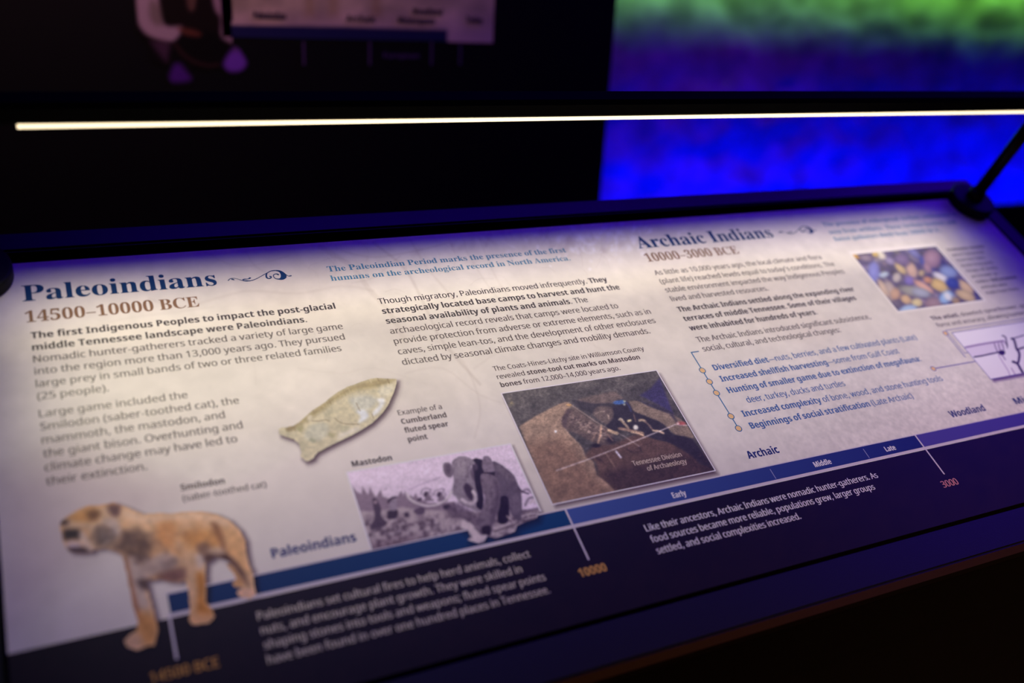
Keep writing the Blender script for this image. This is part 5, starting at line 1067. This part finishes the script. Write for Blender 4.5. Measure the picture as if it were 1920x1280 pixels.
led = extrude('led_diffuser', [(LED_B - .0001, LED_H + .0064)] + arc, M_LED, LED_A0, LED_A1)
led.data.materials.append(M_HOUSE)        # the underside is the opaque base of the strip
for p in led.data.polygons:
    if p.normal.z < -0.9: p.material_index = 1

# ------------------------------------------------------------------ dark display board behind the rail, with its own printed sheet and figure
def bp(x, y): return on_plane(x, y, BOARD_Y)
xe = bp(1142, 190)[0]
zb = bp(600, 700)[1]
bmat = Matrix.Translation((xe, BOARD_Y, 0.0))
board = empty('display_board', bmat, label='tall black display board standing behind the rail with a dim printed sheet', cat='display board')
def bobj(name, dims, mat): o = box_obj(name, dims, mat, board, 0.003); return o
bobj('board_slab', (-2.6, 0, 0.0, 0.06, 0.02, 2.6), M_BOARD)
bobj('board_foot', (-2.62, -0.01, -0.10, 0.22, 0.0, 0.03), M_BOARD)
class BoardCanvas(Canvas):
    def __init__(self, x0, x1, z0, z1, res, color):
        self.a = np.linspace(x0, x1, int((x1 - x0) / res) + 1); self.b = np.linspace(z0, z1, int((z1 - z0) / res) + 1)
        A, B = np.meshgrid(self.a, self.b); self.A, self.B = A, B
        W = [A + 0 - CAM.x, np.full(A.shape, BOARD_Y - CAM.y), B - CAM.z]
        q = [sum(W[i] * ax[i] for i in range(3)) for ax in (RIGHT, DOWN, FWD)]
        self.X = 960 + FPX * q[0] / q[2]; self.Y = 640 + FPX * q[1] / q[2]
        self.c = np.ones(A.shape + (3,)) * np.array(color, float); self.alpha = np.ones(A.shape)
    def build(self, name, y, parent, mat):
        o = super().build(name, 0, parent, mat); me = o.data
        co = np.empty(len(me.vertices) * 3); me.vertices.foreach_get('co', co); co = co.reshape(-1, 3)
        co = np.stack([co[:, 0] / S - xe, np.full(len(co), -y), co[:, 1] / S], -1); me.vertices.foreach_set('co', co.ravel()); me.update(); return o
zc = bp(700, 60)[1]
p0 = bp(-60, -40); p1 = bp(924, 60)
sx0, sx1 = bp(440, 60)[0], bp(924, 40)[0]; sz0, sz1 = bp(700, 185)[1], bp(700, -260)[1]
sh = BoardCanvas(sx0 - .02, sx1 + .001, bp(900, 80)[1], sz1, .003, (214, 190, 160))
sh.c *= (1 + (fbm(sh.X * .02, sh.Y * .03, 5, 3) - .5) * .5)[..., None]
sh._mix(np.clip((sh.Y - 10) / 60, 0, 1), (206, 168, 190), .7)  # purplish light low on the sheet, mixed into its colour
for x in (575, 700, 620): sh.poly([(x, -60), (x + 10, -60), (x + 14, 30), (x - 4, 30)], (160, 120, 60), 8, .3)
sh.poly([(430, 47), (640, 50), (838, 56), (838, 100), (430, 100)], (34, 34, 84), 2)
sh.poly([(430, 73), (640, 75), (838, 78), (838, 110), (430, 110)], (12, 8, 12), 2)
sh.build('printed_sheet', .0015, board, M_PRINT)
def board_text(name, x, yy, x2, cap, t, mat, y=.004):
    (X0_, Z0_), (X1_, _) = bp(x, yy), bp(x2, yy)
    o = text_block('tmp', [(X0_ / S, X1_ / S, Z0_ / S, t)], cap / S, None, None, 0)
    V = [(v.co.x - xe, -y - v.co.z, v.co.y) for v in o.data.vertices]; F = [list(p.vertices) for p in o.data.polygons]
    me = o.data; bpy.data.objects.remove(o); bpy.data.meshes.remove(me)
    me = bpy.data.meshes.new(name); me.from_pydata(V, [], F); me.update(); return link(name, me, mat, board)
I_SHB = ink('sheet_black_ink', (20, 16, 18))
for it in ((475, 34, 535, .011, '*Paleoindian'), (648, 40, 703, .011, '*Archaic'), (745, 43, 814, .011, '*Mississippian'), (772, 26, 828, .011, '*Woodland'), (872, 42, 904, .011, '*Today')):
    board_text('sheet_word', *it, I_SHB)
board_text('sheet_word', 718, 108, 784, .009, 'European', ink('dim_violet_ink', (90, 60, 120)))
for x in (568, 692, 808, 862):
    (xa, za), (xb, zb_) = bp(x, 78), bp(x, 122)
    o = box_obj('sheet_tick', (xa - xe - .002, xa - xe + .002, -.004, -.003, zb_, za), ink('dim_line_ink', (80, 56, 100)), board)
# printed figure of a seated person in a pale blouse holding a dark bowl (flat print)
fg = BoardCanvas(bp(235, 80)[0], bp(480, 80)[0], bp(350, 170)[1], bp(350, -260)[1], .003, (14, 9, 10)); k5 = lambda p: Z(200, 0, 4.8, p)
fg.poly(k5([(200,-900),(280,-100),(270,60),(300,260),(420,380),(600,380),(680,250),(700,260),(1000,300),(1120,360),(1150,200),(1100,-100),(1160,-900)]), (26, 16, 14), 5, 1, True)
fg.poly(k5([(250,-500),(480,-500),(470,0),(520,220),(680,240),(600,370),(420,340),(310,260),(270,100)]), (196, 166, 170), 4, 1, True)
fg.poly(k5([(400,0),(470,60),(500,220),(420,210),(380,120)]), (128, 112, 96), 6, .7, True)
fg.poly(k5([(920,-400),(1080,-400),(1110,60),(1120,300),(1180,360),(1160,400),(1030,330),(1020,160),(960,40)]), (178, 142, 150), 4, 1, True)
fg.poly(k5([(700,-300),(820,-300),(800,40),(760,100),(720,30)]), (128, 92, 76), 4, .8, True)
fg.poly(k5([(640,250),(760,260),(850,300),(820,330),(700,310)]), (120, 64, 46), 4, .9, True)
fg.poly(k5([(400,370),(560,380),(560,480),(540,560),(480,500),(420,420)]), (110, 70, 100), 6, .7, True)
fg.stroke(k5([(620,400),(680,480),(780,550),(920,590),(1000,580)]), 5, (86, 46, 44), 4, .8)
fg.poly(k5([(600,580),(660,570),(720,640),(770,710),(700,740),(580,740),(560,680)]), (96, 40, 150), 6, .95, True)
fg.poly(k5([(1130,440),(1190,440),(1240,510),(1260,580),(1200,640),(1090,640),(1050,560)]), (132, 70, 196), 5, 1, True)
fg.stroke(k5([(1140,340),(1160,450)]), 8, (110, 70, 120), 4, .7)
fg.cut([catmull(k5([(200,-1200),(260,-900),(262,60),(280,280),(380,400),(430,560),(560,590),(540,680),(600,760),(700,760),(780,720),(740,600),(900,620),(1030,600),(1080,650),(1200,650),(1265,580),(1240,500),(1180,430),(1130,400),(1120,200),(1130,-900),(1130,-1200)]))])
fg.build('printed_figure', .0015, board, M_PRINT)
